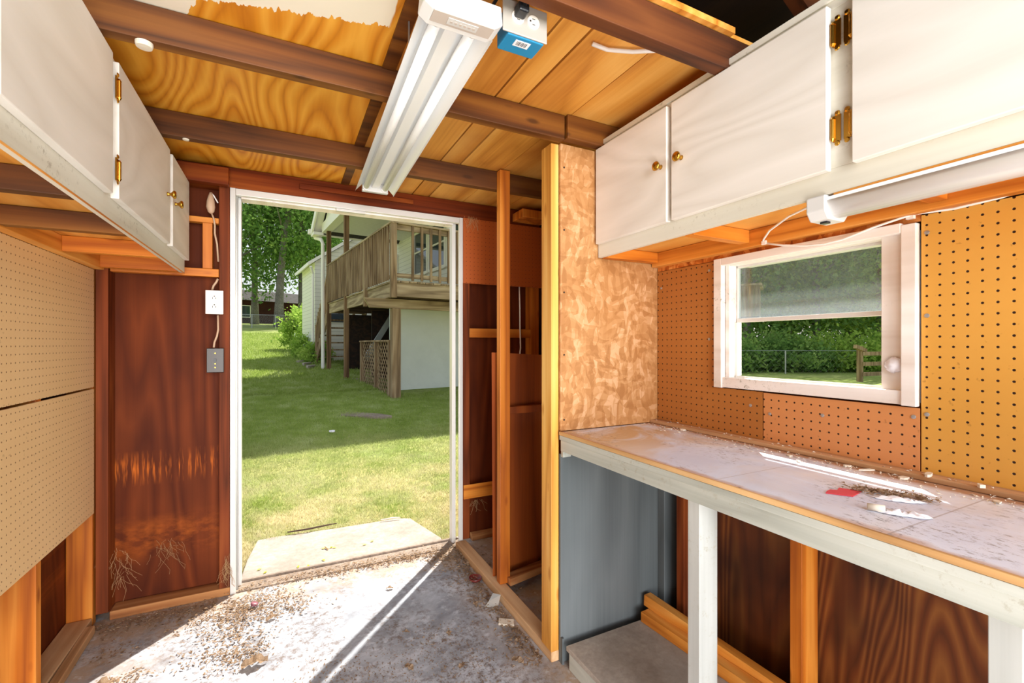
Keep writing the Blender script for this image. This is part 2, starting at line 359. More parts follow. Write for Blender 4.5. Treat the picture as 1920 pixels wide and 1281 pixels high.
M['tube'] = plain('frosted_tube', '#f1f3f4', .35, .5)
M['cap'] = plain('taupe_end_cap', '#c2b6ac', .4, .5)
M['lightgrey'] = plain('light_grey_plastic', '#cfcdca', .4, .4)
M['brass'] = plain('brass', '#c8963c', .25, .5, 1)
M['steel'] = plain('nail_steel', '#b9bcc0', .35, .5, .8)
M['nail'] = plain('dark_nail', '#3a2a20', .6, .4, .3)
M['plastic'] = plain('white_plastic', '#eee6de', .35, .5)
M['platebr'] = plain('brown_switch_plate', '#33271f', .35, .5)
M['grplate'] = plain('grey_metal_plate', '#bcb4aa', .4, .5, .3)
M['blue'] = plain('blue_plastic_box', '#1f84b4', .4, .4)
M['black'] = plain('black_plastic', '#16181c', .35, .5)
M['dark'] = plain('dark_hole', '#2a2019', .8)
M['cable'] = plain('beige_cable', '#c4a488', .5)
M['cord'] = plain('white_cord', '#f0ece8', .4)
M['alu'] = plain('white_aluminium', '#dedcd8', .3, .5, .15)
M['alug'] = plain('grey_aluminium', '#a8a6a2', .35, .5, .4)
M['red'] = plain('red_card', '#d23a48', .5)
M['paper'] = plain('white_paper', '#eceaf0', .7)
M['chip'] = plain('cream_chip', '#ddd2c0', .7)
M['maroon'] = plain('maroon_plastic', '#6a2a26', .35)
M['purple'] = plain('purple_plastic', '#86525c', .4)
M['twig'] = plain('twig', '#4e3c30', .9)
M['yleaf'] = plain('yellow_leaf', '#d8d41e', .6)
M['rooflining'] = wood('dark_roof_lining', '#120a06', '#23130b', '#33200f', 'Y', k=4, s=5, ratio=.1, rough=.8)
M['redsiding'] = plain('outer_red_paint', '#7a2a1c', .7)
def pane_mat():
    n = NT('dusty_glass'); co = n.mapped(n.coord(False), (1,1,1), (1.48,.87,1.3)); z = n.sep(co)[2]
    dn = n.noise(co, 22, 5, .75); fine = n.noise(co, 160, 2, .7)
    zz = n.math('ADD', z, n.math('MULTIPLY', n.noise(co, 6, 3), .03))
    band = n.math('MULTIPLY', n.step(zz, 1.415, 1.395), .10)
    f = n.math('ADD', n.math('ADD', n.math('MULTIPLY', n.step(dn, .35, .8), .04), band), n.math('MULTIPLY', n.step(fine, .6, .8), .04))
    f = n.math('ADD', f, .055, True)
    tr = n.new('BsdfTransparent'); tr.inputs[0].default_value = (.9, .95, .97, 1); gl = n.new('BsdfGlossy'); gl.inputs['Roughness'].default_value = .03
    df = n.new('BsdfDiffuse'); df.inputs[0].default_value = (.5, .66, .86, 1); tl = n.new('BsdfTranslucent'); tl.inputs[0].default_value = (.8, .85, .9, 1)
    a = n.new('MixShader'); a.inputs[0].default_value = .06; n.L(tr.outputs[0], a.inputs[1]); n.L(gl.outputs[0], a.inputs[2])
    b = n.new('MixShader'); b.inputs[0].default_value = .6; n.L(df.outputs[0], b.inputs[1]); n.L(tl.outputs[0], b.inputs[2])
    c = n.new('MixShader'); n.L(f, c.inputs[0]); n.L(a.outputs[0], c.inputs[1]); n.L(b.outputs[0], c.inputs[2]); n.L(c.outputs[0], n.out.inputs[0])
    return n.m
M['pane'] = pane_mat()
def cover_mat():
    n = NT('clear_ribbed_cover'); n.b.inputs['Transmission Weight'].default_value = .0
    return n.fin('#ecebea', .25, .6)
M['cover'] = cover_mat()

# ================================================================== SHED SHELL
XL, XR, YF, ZC = -.83, 1.53, 2.68, 2.085      # sheathing planes and ceiling
YB = -1.45
o = struct(box(-.95, 1.62, YB, 2.70, -.12, 0).build('floor', M['floor']))
# left and right sheathing
struct(box(XL-.015, XL, YB, YF, 0, 2.1).build('wall_left', M['darkply']))
wr = MB()   # right wall with the window opening
WY0, WY1, WZ0, WZ1 = .625, 1.172, 1.085, 1.52
wr.box(XR, XR+.015, YB, WY0, 0, 2.1); wr.box(XR, XR+.015, WY1, YF, 0, 2.1)
wr.box(XR, XR+.015, WY0, WY1, 0, WZ0); wr.box(XR, XR+.015, WY0, WY1, WZ1, 2.1)
struct(wr.build('wall_right', M['sidewall']))
# far wall: sheathing either side of the doorway and above it
wf = MB(); wf.box(XL-.015, -.26, YF, YF+.015, 0, 2.1); wf.box(1.045, XR+.015, YF, YF+.015, 0, 2.1); wf.box(-.26, 1.045, YF, YF+.015, 2.0, 2.1)
struct(wf.build('wall_far', M['darkply']))
# roof: low gable over the shed
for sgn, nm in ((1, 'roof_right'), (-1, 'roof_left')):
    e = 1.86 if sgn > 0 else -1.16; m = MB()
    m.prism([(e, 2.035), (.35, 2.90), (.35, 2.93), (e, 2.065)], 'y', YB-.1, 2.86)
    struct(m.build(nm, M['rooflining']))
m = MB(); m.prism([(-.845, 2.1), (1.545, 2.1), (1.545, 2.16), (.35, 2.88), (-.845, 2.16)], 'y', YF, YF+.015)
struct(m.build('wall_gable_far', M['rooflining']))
struct(box(-1.1, 1.86, 2.7, 2.93, 2.035, 2.055).build('sun_blocker', M['redsiding']))  # unseen hood board added to cut the sun patch on the left wall
# ceiling plywood sheet and boards (joints run front to back)
struct(box(XL, .30, .87, YF, ZC, ZC+.012).build('ceiling', M['ceil_ply']))
for x0, x1 in ((.303, .655), (.662, .752), (.760, .966), (.969, 1.25), (1.253, 1.53)):
    struct(box(x0, x1, .87, YF, ZC, ZC+.012).build('ceiling', M['ceil_board']))
struct(box(.272, .312, .91, 1.44, ZC-.008, ZC-.0005).build('trim_1', M['rafter']))
struct(box(.272, .312, 1.481, 2.06, ZC-.008, ZC-.0005).build('trim_2', M['rafter']))
struct(box(.272, .312, 2.101, 2.585, ZC-.008, ZC-.0005).build('trim_3', M['rafter']))
tag(box(.50, .86, .93, .985, ZC-.02, ZC-.0005).build('nailing_strip', M['ceil_board'], bevel=.002), 'thin pale wooden strip nailed to the ceiling behind the hanging outlet box', 'strip')
# rafters
RZ0, RZ1 = 1.992, 2.083
def raf(x0, x1, y0, y1, label, mat=None, z0=RZ0, z1=RZ1, nails=()):
    r = box(x0, x1, y0, y1, z0, z1).build('ceiling_rafter', mat or M['rafter'], bevel=.002)
    return tag(r, label, 'rafter', 'ceiling rafters')
raf(.20, 1.50, .868, .908, 'short dark ceiling rafter at the edge of the open attic, above the outlet box', M['rafter_d'])
raf(XL, .945, 1.443, 1.481, 'brown ceiling rafter crossing above the shop light near its middle', )
raf(XL, 1.50, 2.062, 2.100, 'brown ceiling rafter nearest the doorway, with the bare stud rising to it')
tag(box(.56, 1.12, .852, .867, 2.083, 2.10).build('wood_strip', M['raily']), 'thin rough lath lying on top of the dark rafter at the attic opening', 'strip')
# attic timbers seen over the cabinets
t = tag(MB().beam((1.50, .80, 2.13), (.42, .80, 2.78), .04, .09).build('attic_rafter', M['rafter_d']), 'dark sloping rafter in the open attic above the white cabinets', 'rafter')
tag(box(1.36, 1.46, -1.3, .86, 2.09, 2.13).build('top_plate', M['rafter_d'], bevel=.002), 'dark timber plate running along the attic edge above the right cabinets', 'beam')
tag(MB().beam((1.22, .83, 2.40), (1.10, -.2, 2.42), .006, .006).build('attic_wire', M['cable']), 'thin wire hanging in the dark attic opening', 'wire')
# header over the door and end blocks
tag(box(-.69, 1.50, 2.592, 2.678, 1.9845, 2.082).build('door_header', M['header'], bevel=.002), 'dark red-brown timber header above the doorway', 'beam')
tag(box(.07, .66, 2.574, 2.591, 2.022, 2.046).build('header_lath', M['header'], bevel=.002), 'narrow reddish lath nailed along the door header behind the shop light', 'strip')
tag(box(-.72, -.234, 2.515, 2.555, 1.972, 2.053).build('blocking', M['header'], bevel=.003), 'short scuffed timber block at ceiling level left of the door header', 'timber block')
tag(box(.950, 1.35, 1.43, 1.470, 1.995, 2.084).build('blocking', M['rafter'], bevel=.003), 'thick nailed timber block on top of the strand board wall', 'timber block')
tag(box(1.30, 1.50, 2.45, 2.59, 2.0, 2.05).build('blocking', M['stud'], bevel=.003), 'short timber block in the top right corner behind the bare studs', 'timber block')
# ---- left wall framing
def post(x0, x1, y0, y1, z0, z1, mat, label, name='wall_stud', cat='stud', grp='bare wall studs'):
    return tag(box(x0, x1, y0, y1, z0, z1).build(name, M[mat], bevel=.002), label, cat, grp)
post(-.828, -.741, 2.070, 2.108, 0, 1.97, 'stud', 'knotty orange stud at the bottom left edge, below the cream pegboard')
post(-.828, -.741, 2.572, 2.612, 0, 1.97, 'stud', 'knotty orange stud in the left corner, below the end of the cream pegboard')
post(-.828, -.741, 1.46, 1.498, 0, 1.97, 'stud', 'left wall stud hidden behind the cream pegboard')
post(-.735, -.692, 2.585, 2.676, .04, 1.98, 'stud_d', 'reddish corner stud between the cream pegboard and the dark far panel')
post(-.28, -.236, 2.592, 2.676, .04, 1.985, 'stud_d', 'dark red post on the left side of the doorway')
tag(box(-.828, -.741, YB, 2.568, .0, .038).build('sole_plate', M['plate'], bevel=.003), 'dusty floor plate along the foot of the left wall', 'floor plate')
tag(MB().beam((-.727, 2.50, .02), (-.711, 1.7, .02), .03, .035).build('loose_batten', M['plate'], bevel=.003), 'loose batten lying on the floor along the left wall', 'batten')
tag(box(-.69, -.236, 2.592, 2.676, 0, .039).build('sole_plate', M['plate_x'], bevel=.004), 'rounded floor plate under the dark panel left of the doorway', 'floor plate')
# rails beside the door
tag(box(-.69, -.282, 2.60, 2.64, 1.803, 1.829).build('wall_rail', M['rail'], bevel=.002), 'upper small orange rail behind the left cabinet end', 'rail')
tag(box(-.69, -.282, 2.60, 2.64, 1.545, 1.583).build('wall_rail', M['rail'], bevel=.002), 'lower orange rail below the left cabinet end', 'rail')
tag(box(-.348, -.308, 2.60, 2.638, 1.584, 1.802).build('wall_block', M['stud'], bevel=.002), 'short upright orange block between two rails left of the doorway', 'timber block')
# ---- pegboards left
tag(box(-.741, -.735, .3, 2.570, 1.036, 1.545).build('pegboard', M['peg_left'], bevel=.001), 'upper cream pegboard panel on the left wall', 'pegboard')
tag(box(-.741, -.735, .3, 2.570, .49, 1.028).build('pegboard', M['peg_left'], bevel=.001), 'lower cream pegboard panel on the left wall', 'pegboard')
# ---- right of the doorway
post(.968, 1.009, 2.592, 2.632, .04, 1.985, 'stud_d', 'dark red post on the right side of the doorway')
post(1.44, 1.50, 2.60, 2.676, .0, 1.985, 'stud', 'orange corner stud behind the bare stud wall')
tag(box(1.045, 1.46, 2.636, 2.678, .0, .04).build('sole_plate', M['plate_x'], bevel=.003), 'floor plate in the dark bay right of the doorway', 'floor plate')
tag(box(.966, 1.525, 2.584, 2.591, 1.590, 1.984).build('pegboard', M['peg_far'], bevel=.001), 'reddish pegboard panel high on the far wall right of the doorway', 'pegboard')
tag(box(1.010, 1.438, 2.60, 2.638, 1.263, 1.318).build('cross_brace', M['rail'], bevel=.002), 'upper orange cross brace right of the doorway', 'brace')
tag(box(.970, 1.438, 2.588, 2.591+.0, .283, .368).build('cross_brace', M['rail'], bevel=.001), 'lower orange cross brace right of the doorway', 'brace')
# free standing stud wall
post(.946, 1.0, 2.018, 2.059, .042, 2.078, 'stud', 'free-standing orange stud with pale edge right of the doorway')
post(.912, .946, 1.487, 1.560, .042, 1.990, 'stud_l', 'pale yellow stud at the edge of the strand board wall')
tag(box(.915, .980, 1.49, 2.58, 0, .041).build('sole_plate', M['plate'], bevel=.003), 'worn floor plate under the bare stud wall in the middle of the floor', 'floor plate')
t = thing('plywood_board', 'tall brown plywood board leaning behind the free-standing stud', 'board', (.95, 2.13, .05))
MB().add([(.948,2.110,.042),(.955,2.122,.042),(1.49,2.150,.0),(1.49,2.138,.0),(.934,2.095,1.18),(.941,2.107,1.18),(1.49,2.13,1.15),(1.49,2.118,1.15)],
   [(0,3,2,1),(4,5,6,7),(0,1,5,4),(1,2,6,5),(2,3,7,6),(3,0,4,7)]).build('panel', M['board'], t)
tag(box(1.006, 1.49, 2.06, 2.10, .868, .905).build('cross_brace', M['board'], bevel=.002), 'short brown brace on the leaning plywood board', 'brace')
tag(MB().beam((.985, 2.02, .055), (1.48, 2.09, .075), .06, .035).build('loose_batten', M['plate_x'], bevel=.002), 'loose timber lying at the foot of the leaning plywood board', 'batten')
tag(box(1.02, 1.5, 1.62, 1.66, .0, .038).build('loose_batten', M['plate_x'], bevel=.002), 'batten on the floor behind the strand board wall', 'batten')
# strand board partition
t = thing('partition_wall', 'strand board partition wall at the end of the workbench, grey painted below', 'wall', (1.2, 1.49, 0))
box(.946, 1.53, 1.474, 1.486, .888, 1.99).build('upper_panel', M['osb'], t, bevel=.0015)
lab(box(.946, 1.53, 1.474, 1.486, .0, .80).build('lower_panel', M['grey'], t, bevel=.0015), 'grey painted lower panel')
lab(box(.946, .954, 1.462, 1.4735, .0, .10).build('foot_strip', M['grey'], t), 'grey strip at the foot')
for z in (.93, 1.18, 1.42, 1.66, 1.90): MB().lathe([(.004, 0), (.003, .002)], (.962, 1.474, z), (0,-1,0), 8).build('nail_head', M['nail'], t)
post(1.44, 1.525, 1.435, 1.473, .0, .82, 'grey', 'grey painted upright in the corner under the workbench', grp=None)
post(1.44, 1.525, 1.33, 1.368, .04, .82, 'stud_d', 'dark stud under the far end of the workbench')
post(1.44, 1.525, .862, .90, .04, .82, 'stud', 'orange stud on the dark wall behind the workbench legs')
post(1.44, 1.525, .24, .278, .04, .82, 'stud', 'orange stud behind the near end of the workbench')
tag(box(1.44, 1.525, -1.3, 1.43, 0, .038).build('sole_plate', M['plate'], bevel=.003), 'floor plate behind the workbench', 'floor plate')
# ---- doorway
t = struct(bpy.data.objects.new('door_1', None)); COL.objects.link(t); t.location = (.35, 2.62, 0)
box(-.2355, -.212, 2.594, 2.620, 0, 1.985).build('jamb', M['alu'], t, bevel=.002)
box(-.2355, -.205, 2.625, 2.650, 0, 1.985).build('jamb', M['alug'], t, bevel=.002)
box(-.2355, -.192, 2.655, 2.700, 0, 1.985).build('jamb', M['alu'], t, bevel=.002)
box(.945, .967, 2.594, 2.618, 0, 1.985).build('jamb', M['alu'], t, bevel=.002)
box(.918, .942, 2.652, 2.700, 0, 1.985).build('jamb', M['alu'], t, bevel=.002)
box(-.2115, .9445, 2.594, 2.622, 1.952, 1.984).build('head_jamb', M['alu'], t, bevel=.002)
box(-.1915, .9175, 2.626, 2.70, 1.945, 1.984).build('head_jamb', M['winpaint'], t, bevel=.002)
box(.25, .40, 2.600, 2.626, 1.938, 1.9515).build('catch', M['alu'], t, bevel=.002)
MB().box(-.26, .966, 2.60, 2.70, 0, .006).box(-.26, .966, 2.690, 2.705, 0, .016).build('threshold', M['soil'], t)
# outer cladding right of the door, past the slit beside the jamb
struct(box(1.03, 1.56, 2.696, 2.72, 0, 2.1).build('trim_4', M['redsiding']))
struct(box(-.86, -.262, 2.696, 2.72, 0, 2.1).build('trim_5', M['redsiding']))

# ================================================================== electrical fittings by the door
def recept(cx, y, cz, par, horiz=False, facing=-1):
    m = MB(); m.lathe([(.0165, 0), (.0165, .0015), (.0155, .003)], (cx, y, cz), (0, -1, 0), 20)
    r = m.build('receptacle', M['plastic'], par)
    s = MB(); yy = y-.0032
    if horiz:
        s.box(cx-.004, cx+.004, yy, yy+.001, cz-.008, cz-.006); s.box(cx-.004, cx+.004, yy, yy+.001, cz+.005, cz+.007)
        s.lathe([(.0025, 0), (.0025, .001)], (cx-.009, yy+.001, cz), (0,-1,0), 8)
    else:
        s.box(cx-.008, cx-.006, yy, yy+.001, cz-.006, cz+.003); s.box(cx+.005, cx+.007, yy, yy+.001, cz-.006, cz+.003)
        s.lathe([(.0028, 0), (.0028, .001)], (cx, yy+.001, cz+.008), (0,-1,0), 8)
    lab(s.build('slots', M['dark'], r), 'dark slots')
t = thing('wall_outlet', 'white double outlet plate hanging beside the left door post', 'outlet', (-.296, 2.57, 1.42))
box(-.332, -.260, 2.566, 2.571, 1.364, 1.477).build('cover_plate', M['plastic'], t, bevel=.002)
lab(box(-.322, -.283, 2.572, 2.60, 1.372, 1.468).build('back_box', M['platebr'], t), 'dark back box')
recept(-.296, 2.566, 1.441, t); recept(-.296, 2.566, 1.400, t)
t = thing('light_switch', 'dark brown light switch plate below the white outlet', 'switch', (-.292, 2.57, 1.144))
box(-.328, -.258, 2.568, 2.573, 1.086, 1.202).build('cover_plate', M['platebr'], t, bevel=.002)
box(-.298, -.288, 2.560, 2.568, 1.138, 1.152).build('toggle', M['black'], t)
for z in (1.178, 1.128, 1.110): lab(MB().lathe([(.0035, 0), (.003, .002)], (-.293, 2.568, z), (0,-1,0), 8).build('screw', M['brass'], t), 'brass screw')
t = thing('hanging_plug', 'beige plug hanging on its cable above the left rail beside the door', 'plug', (-.31, 2.585, 1.88))
MB().tube([(-.312,2.585,1.945),(-.313,2.584,1.925),(-.313,2.583,1.905),(-.313,2.583,1.875),(-.311,2.583,1.852),(-.309,2.583,1.845)], [.006,.011,.016,.019,.013,.006], 12).build('body', M['cable'], t, smooth=True)
MB().tube([(-.309,2.583,1.845),(-.300,2.58,1.82),(-.296,2.58,1.79),(-.296,2.58,1.75),(-.287,2.58,1.70),(-.284,2.60,1.62)], .004, 8).build('cable', M['cable'], t, smooth=True)
MB().tube([(-.312,2.585,1.945),(-.30,2.585,1.93),(-.284,2.59,1.90)], .003, 8).build('cable', M['cord'], t, smooth=True)
tag(MB().tube([(-.284,2.585,1.535),(-.29,2.585,1.52),(-.302,2.585,1.50),(-.308,2.59,1.48)], .005, 8).build('power_cable', M['cable'], smooth=True), 'beige cable going into the top of the white outlet', 'cable')
tag(MB().tube([(-.284,2.585,1.36),(-.283,2.585,1.29),(-.288,2.585,1.26),(-.298,2.585,1.23),(-.30,2.58,1.205)], .0045, 8).build('power_cable', M['cable'], smooth=True), 'beige cable running down into the brown switch plate', 'cable')
tag(MB().tube([(1.355,2.60,1.592),(1.358,2.598,1.45),(1.356,2.592,1.32),(1.360,2.592,1.2),(1.352,2.60,1.1)], .005, 8).build('power_cable', M['cord'], smooth=True), 'pale cable hanging behind the upper cross brace right of the doorway', 'cable')

# ================================================================== CABINETS
def knob(x, y, z, dirx, par):
    m = MB(); m.lathe([(.008,0),(.006,.004),(.005,.010),(.008,.014),(.014,.019),(.0155,.023),(.012,.027),(.004,.029)], (x, y, z), (dirx,0,0), 20)
    return lab(m.build('knob', M['brass'], par, smooth=True), 'round brass knob')
def hinge(x, y, z, dirx, ydir, par):
    m = MB(); w_ = .003*dirx
    x0, x1 = sorted((x, x+w_))
    a, b = sorted((y, y+ydir*.016))
    m.box(x0, x1, a, b, z-.030, z+.030)
    m.tube([(x+w_*1.5, y, z-.022), (x+w_*1.5, y, z+.022)], .0045, 10)
    for s_ in (-1, 1):
        m.lathe([(.0062,0),(.004,.003)], (x+w_, y+ydir*.009, z+s_*.034), (dirx,0,0), 10)
        m.tube([(x+w_*1.5, y, z+s_*.022), (x+w_*1.5, y, z+s_*.028)], [.0055,.002], 10)
    return lab(m.build('hinge', M['brass'], par, bevel=0), 'brass hinge')
# left cabinet unit
CL = -.410
t = thing('wall_cabinet', 'long white painted cabinet hung along the left wall with three doors', 'cabinet', (-.57, 1.4, 1.55))
fr = MB(); fr.box(CL-.018, CL, .30, 2.55, 1.550, 1.612); fr.box(CL-.018, CL, .30, 2.55, 1.955, 1.988)
for y0, y1 in ((.30,.34),(.93,1.0),(1.495,1.56),(2.14,2.205),(2.53,2.55)): fr.box(CL-.018, CL, y0, y1, 1.612, 1.955)
fr.build('face_frame', M['frame'], t, bevel=.001)
lab(MB().box(CL-.001, CL+.0005, .3, 2.545, 1.546, 1.550).build('frame_edge', M['raily'], t), 'bare wood lower edge')
for y0, y1, ks, hy, hd in ((.98, 1.499, None, 1.515, 1), (1.545, 2.150, 2.10, 1.53, -1), (2.197, 2.543, 2.235, 2.549, 1), (.34, .93, .39, .93, 1)):
    d = box(CL, CL+.019, y0, y1, 1.606, 1.968).build('door', M['paint'], t, bevel=.0025)
    for z in (1.680, 1.895): hinge(CL+.015 if hy == 1.53 else CL+.002, 1.544 if hy == 1.53 else hy, z, 1, -1 if hd < 0 else 1 if hy < 2.5 else -1, d)
    if ks: knob(CL+.019, ks, 1.783, 1, d)
lab(box(-.828, CL-.019, .30, 2.55, 1.606, 1.618).build('bottom_panel', M['ceil_board'], t), 'bare amber bottom panel')
lab(box(-.828, CL-.019, .30, 2.55, 1.970, 1.982).build('top_panel', M['ceil_board'], t), 'bare amber top panel')
for y in (.74, 1.345, 1.74, 2.14, 2.51): box(-.70, CL-.019, y, y+.036, 1.550, 1.605).build('cross_bearer', M['rafter'] if y < 2 else M['rail'], t, bevel=.002)
box(-.735, -.700, .30, 2.568, 1.545, 1.605).build('ledger', M['raily'], t, bevel=.002)
# paint drips on rafters
tag(MB().lathe([(.019,0),(.019,.006),(.017,.012),(.004,.013)], (-.32, 1.462, 1.9918), (0,0,-1), 20).build('paint_plug', M['chip']), 'round white plug on the underside of the rafter near the left cabinet', 'plug')
tag(MB().lathe([(.011,0),(.010,.004),(.003,.005)], (-.33, 2.078, 1.9918), (0,0,-1), 16).build('paint_plug', M['chip']), 'small white plug on the rafter nearest the doorway', 'plug')
# right cabinet unit
CR = 1.121
t = thing('wall_cabinet', 'long white painted cabinet hung over the window with brass hinges and knobs', 'cabinet', (1.28, .6, 1.56))
fr = MB(); fr.box(CR, CR+.018, -.6, 1.470, 1.566, 1.622); fr.box(CR, CR+.018, -.6, 1.470, 1.985, 2.022)
for y0, y1 in ((-.6,-.55),(.03,.09),(.545,.608),(1.056,1.098),(1.455,1.470)): fr.box(CR, CR+.018, y0, y1, 1.622, 1.985)
fr.build('face_frame', M['frame'], t, bevel=.001)
lab(MB().box(CR, CR+.018, -.6, .60, 1.560, 1.5655).build('frame_edge', M['raily'], t), 'bare wood lower edge')
lab(MB().box(CR-.006, CR, -.6, 1.466, 2.004, 2.022).build('top_bead', M['frame'], t, bevel=.002), 'thin bead along the top')
D = [(1.089, 1.462, 1.114, 1.464, 1), (.604, 1.070, 1.028, .598, -1), (.060, .554, None, .560, 1), (-.55, .03, -.05, -.56, -1)]
for y0, y1, ks, hy, hd in D:
    d = box(CR-.019, CR, y0, y1, 1.616, 1.990).build('door', M['paint'], t, bevel=.0025)
    for z in (1.708, 1.923):
        if hy > 1.4: lab(box(CR-.012, CR-.001, 1.4625, 1.469, z-.018, z+.018).build('hinge', M['brass'], d), 'brass hinge')
        else: hinge(CR-.003, hy, z, -1, -1 if hd < 0 else 1, d)
    if ks: knob(CR-.019, ks, 1.80, -1, d)
lab(box(CR+.019, 1.525, -.6, 1.470, 1.606, 1.616).build('bottom_panel', M['ceil_board'], t), 'bare amber bottom panel')
lab(box(CR+.019, 1.525, -.6, 1.470, 2.00, 2.012).build('top_panel', M['ceil_board'], t), 'bare amber top panel')
for y in (-.10, .50, 1.012, 1.432): box(CR+.019, 1.401, y, y+.036, 1.562, 1.605).build('cross_bearer', M['rail'], t, bevel=.002)
box(1.402, 1.437, -.6, 1.470, 1.548, 1.605).build('ledger', M['raily'], t, bevel=.002)
# screw heads on face frame
for y, z in ((.587, 1.61), (.575, 1.598)): pass

# ---- strip over window, pegboards on the right
tag(box(1.438, 1.446, .566, 1.470, 1.532, 1.602).build('strand_strip', M['osb_d']), 'narrow amber strand board strip above the window', 'board')
tag(box(1.438, 1.444, -.8, .565, .888, 1.546).build('pegboard', M['peg_yellow'], bevel=.001), 'large yellow pegboard panel right of the window', 'pegboard')
m = MB(); m.box(1.438, 1.444, 1.180, 1.472, .888, 1.530); m.box(1.438, 1.444, .9915, 1.1799, .888, 1.060)
tag(m.build('pegboard', M['peg_brown']), 'brown pegboard panel between the strand board wall and the window', 'pegboard')
tag(box(1.438, 1.444, .568, .988, .888, 1.058).build('pegboard', M['peg_orange'], bevel=.001), 'small orange pegboard panel under the window', 'pegboard')
for i, (y, z, wh) in enumerate(((.553, 1.50, 'high on the yellow pegboard near the window corner'), (.553, 1.292, 'halfway up the yellow pegboard edge'), (.553, 1.045, 'on the yellow pegboard below the window'),
     (.58, 1.035, 'at the right end of the orange pegboard'), (.80, 1.008, 'in the middle of the orange pegboard'), (.965, .99, 'at the left end of the orange pegboard'), (1.035, 1.01, 'on the brown pegboard below the window'), (1.205, 1.50, 'at the top of the brown pegboard'), (1.205, 1.24, 'halfway up the brown pegboard'), (1.45, 1.46, 'at the top left of the brown pegboard'))):
    tag(MB().lathe([(.0055, 0), (.005, .0015), (.002, .0022)], (1.4375, y, z), (-1,0,0), 12).build('nail_head', M['steel']), 'steel nail head ' + wh, 'nail', 'nail heads on the right wall')

# ================================================================== WINDOW
wn = struct(bpy.data.objects.new('window_1', None)); COL.objects.link(wn); wn.location = (1.48, .87, 1.3)
m = MB()   # casing around the opening, standing off the wall
m.box(1.424, 1.447, .570, .602, 1.062, 1.528); m.box(1.424, 1.447, 1.142, 1.175, 1.062, 1.534)
m.box(1.424, 1.447, .602, 1.142, 1.508, 1.534)
m.build('casing', M['winpaint'], wn, bevel=.002)
m = MB(); m.box(1.447, 1.56, .602, .655, 1.062, 1.528); m.box(1.447, 1.503, 1.126, 1.142, 1.062, 1.528); m.box(1.447, 1.56, .655, 1.124, 1.506, 1.528); m.box(1.430, 1.475, .602, 1.142, 1.064, 1.100)
m.build('frame', M['winpaint'], wn, bevel=.0015)
m = MB(); m.box(1.478, 1.482, .655, 1.124, 1.096, 1.106); m.box(1.475, 1.56, .655, 1.124, 1.062, 1.096)
m.build('sill', M['white'], wn)
sash = MB(); sash.box(1.484, 1.500, .655, 1.124, 1.300, 1.314); sash.box(1.484, 1.500, .655, .660, 1.314, 1.506); sash.box(1.484, 1.500, 1.119, 1.125, 1.314, 1.506); sash.box(1.484, 1.500, .655, 1.124, 1.498, 1.506)
sa = sash.build('sash', M['alu'], wn, bevel=.001)
box(1.491, 1.494, .660, 1.119, 1.314, 1.498).build('pane', M['pane'], sa)
lab(box(1.478, 1.502, 1.117, 1.1255, 1.106, 1.30).build('track', M['white'], wn), 'bright white side track')
r_ = random.Random(77); vs = []; fs = []
for i in range(9):
    for j in range(12):
        ph = math.pi*i/8; th = 2*math.pi*j/12; q = r_.uniform(.75, 1.15)
        vs.append((1.443-.012*math.sin(ph)*abs(math.cos(th))*q-.002, .622+.021*math.sin(ph)*math.sin(th)*q, 1.166+.020*math.cos(ph)*q))
for i in range(8):
    for j in range(12): fs.append((i*12+j, i*12+(j+1)%12, (i+1)*12+(j+1)%12, (i+1)*12+j))
tag(MB().add(vs, fs).build('filler_blob', M['paper'], smooth=True), 'lumpy white filler stuck on the right side of the window frame', 'filler')

# ================================================================== WORKBENCH
t = thing('workbench', 'long workbench with a stained white top and grey painted frame', 'workbench', (1.2, .6, 0))
box(.946, 1.437, -.9, 1.4735, .872, .886).build('worktop', M['top'], t, bevel=.001)
lab(box(.938, .9455, -.9, 1.4735, .8745, .8875).build('front_edge', M['edgewood'], t, bevel=.001), 'bare wood strip along the front edge')
lab(box(.940, .958, -.9, 1.4735, .856, .8735).build('edge_rail', M['apron'], t, bevel=.001), 'grey upper edge rail')
box(.946, .966, -.9, 1.4735, .812, .8555).build('apron', M['apron'], t, bevel=.0015)
for y in (-.36, .26, .841): box(.9665, 1.035, y, y+.038, .0, .855).build('leg', M['greylegs'], t, bevel=.0015)
for y in (.50, 1.10, -.1): box(.967, 1.436, y, y+.036, .82, .871).build('cross_bearer', M['deckd'], t)
box(.948, .984, 1.4605, 1.4735, .79, .8115).build('cleat', M['apron'], t)
tag(box(1.395, 1.437, -.8, 1.4725, .8865, .900).build('bench_batten', M['dirtstrip'], bevel=.003), 'narrow dirty batten at the back of the workbench top', 'batten')
t = thing('floor_shelf', 'low grey board platform on the floor under the workbench', 'shelf', (1.2, .9, 0))
box(.945, 1.43, .30, 1.434, .072, .090).build('top_board', M['slab'], t, bevel=.002)
box(.955, .975, .30, 1.430, 0, .0715).build('front_rail', M['apron'], t, bevel=.002)
box(1.36, 1.38, .30, 1.430, 0, .0715).build('back_rail', M['deckd'], t)
tag(MB().beam((1.36, 1.452, .155), (1.43, .50, .110), .038, .045).build('loose_plank', M['raily'], bevel=.002), 'upper loose plank leaning against the wall under the workbench', 'plank', 'loose planks under the bench')
tag(MB().beam((1.322, 1.425, .111), (1.385, .45, .111), .045, .040).build('loose_plank', M['raily'], bevel=.002), 'lower loose plank lying on the platform under the workbench', 'plank', 'loose planks under the bench')

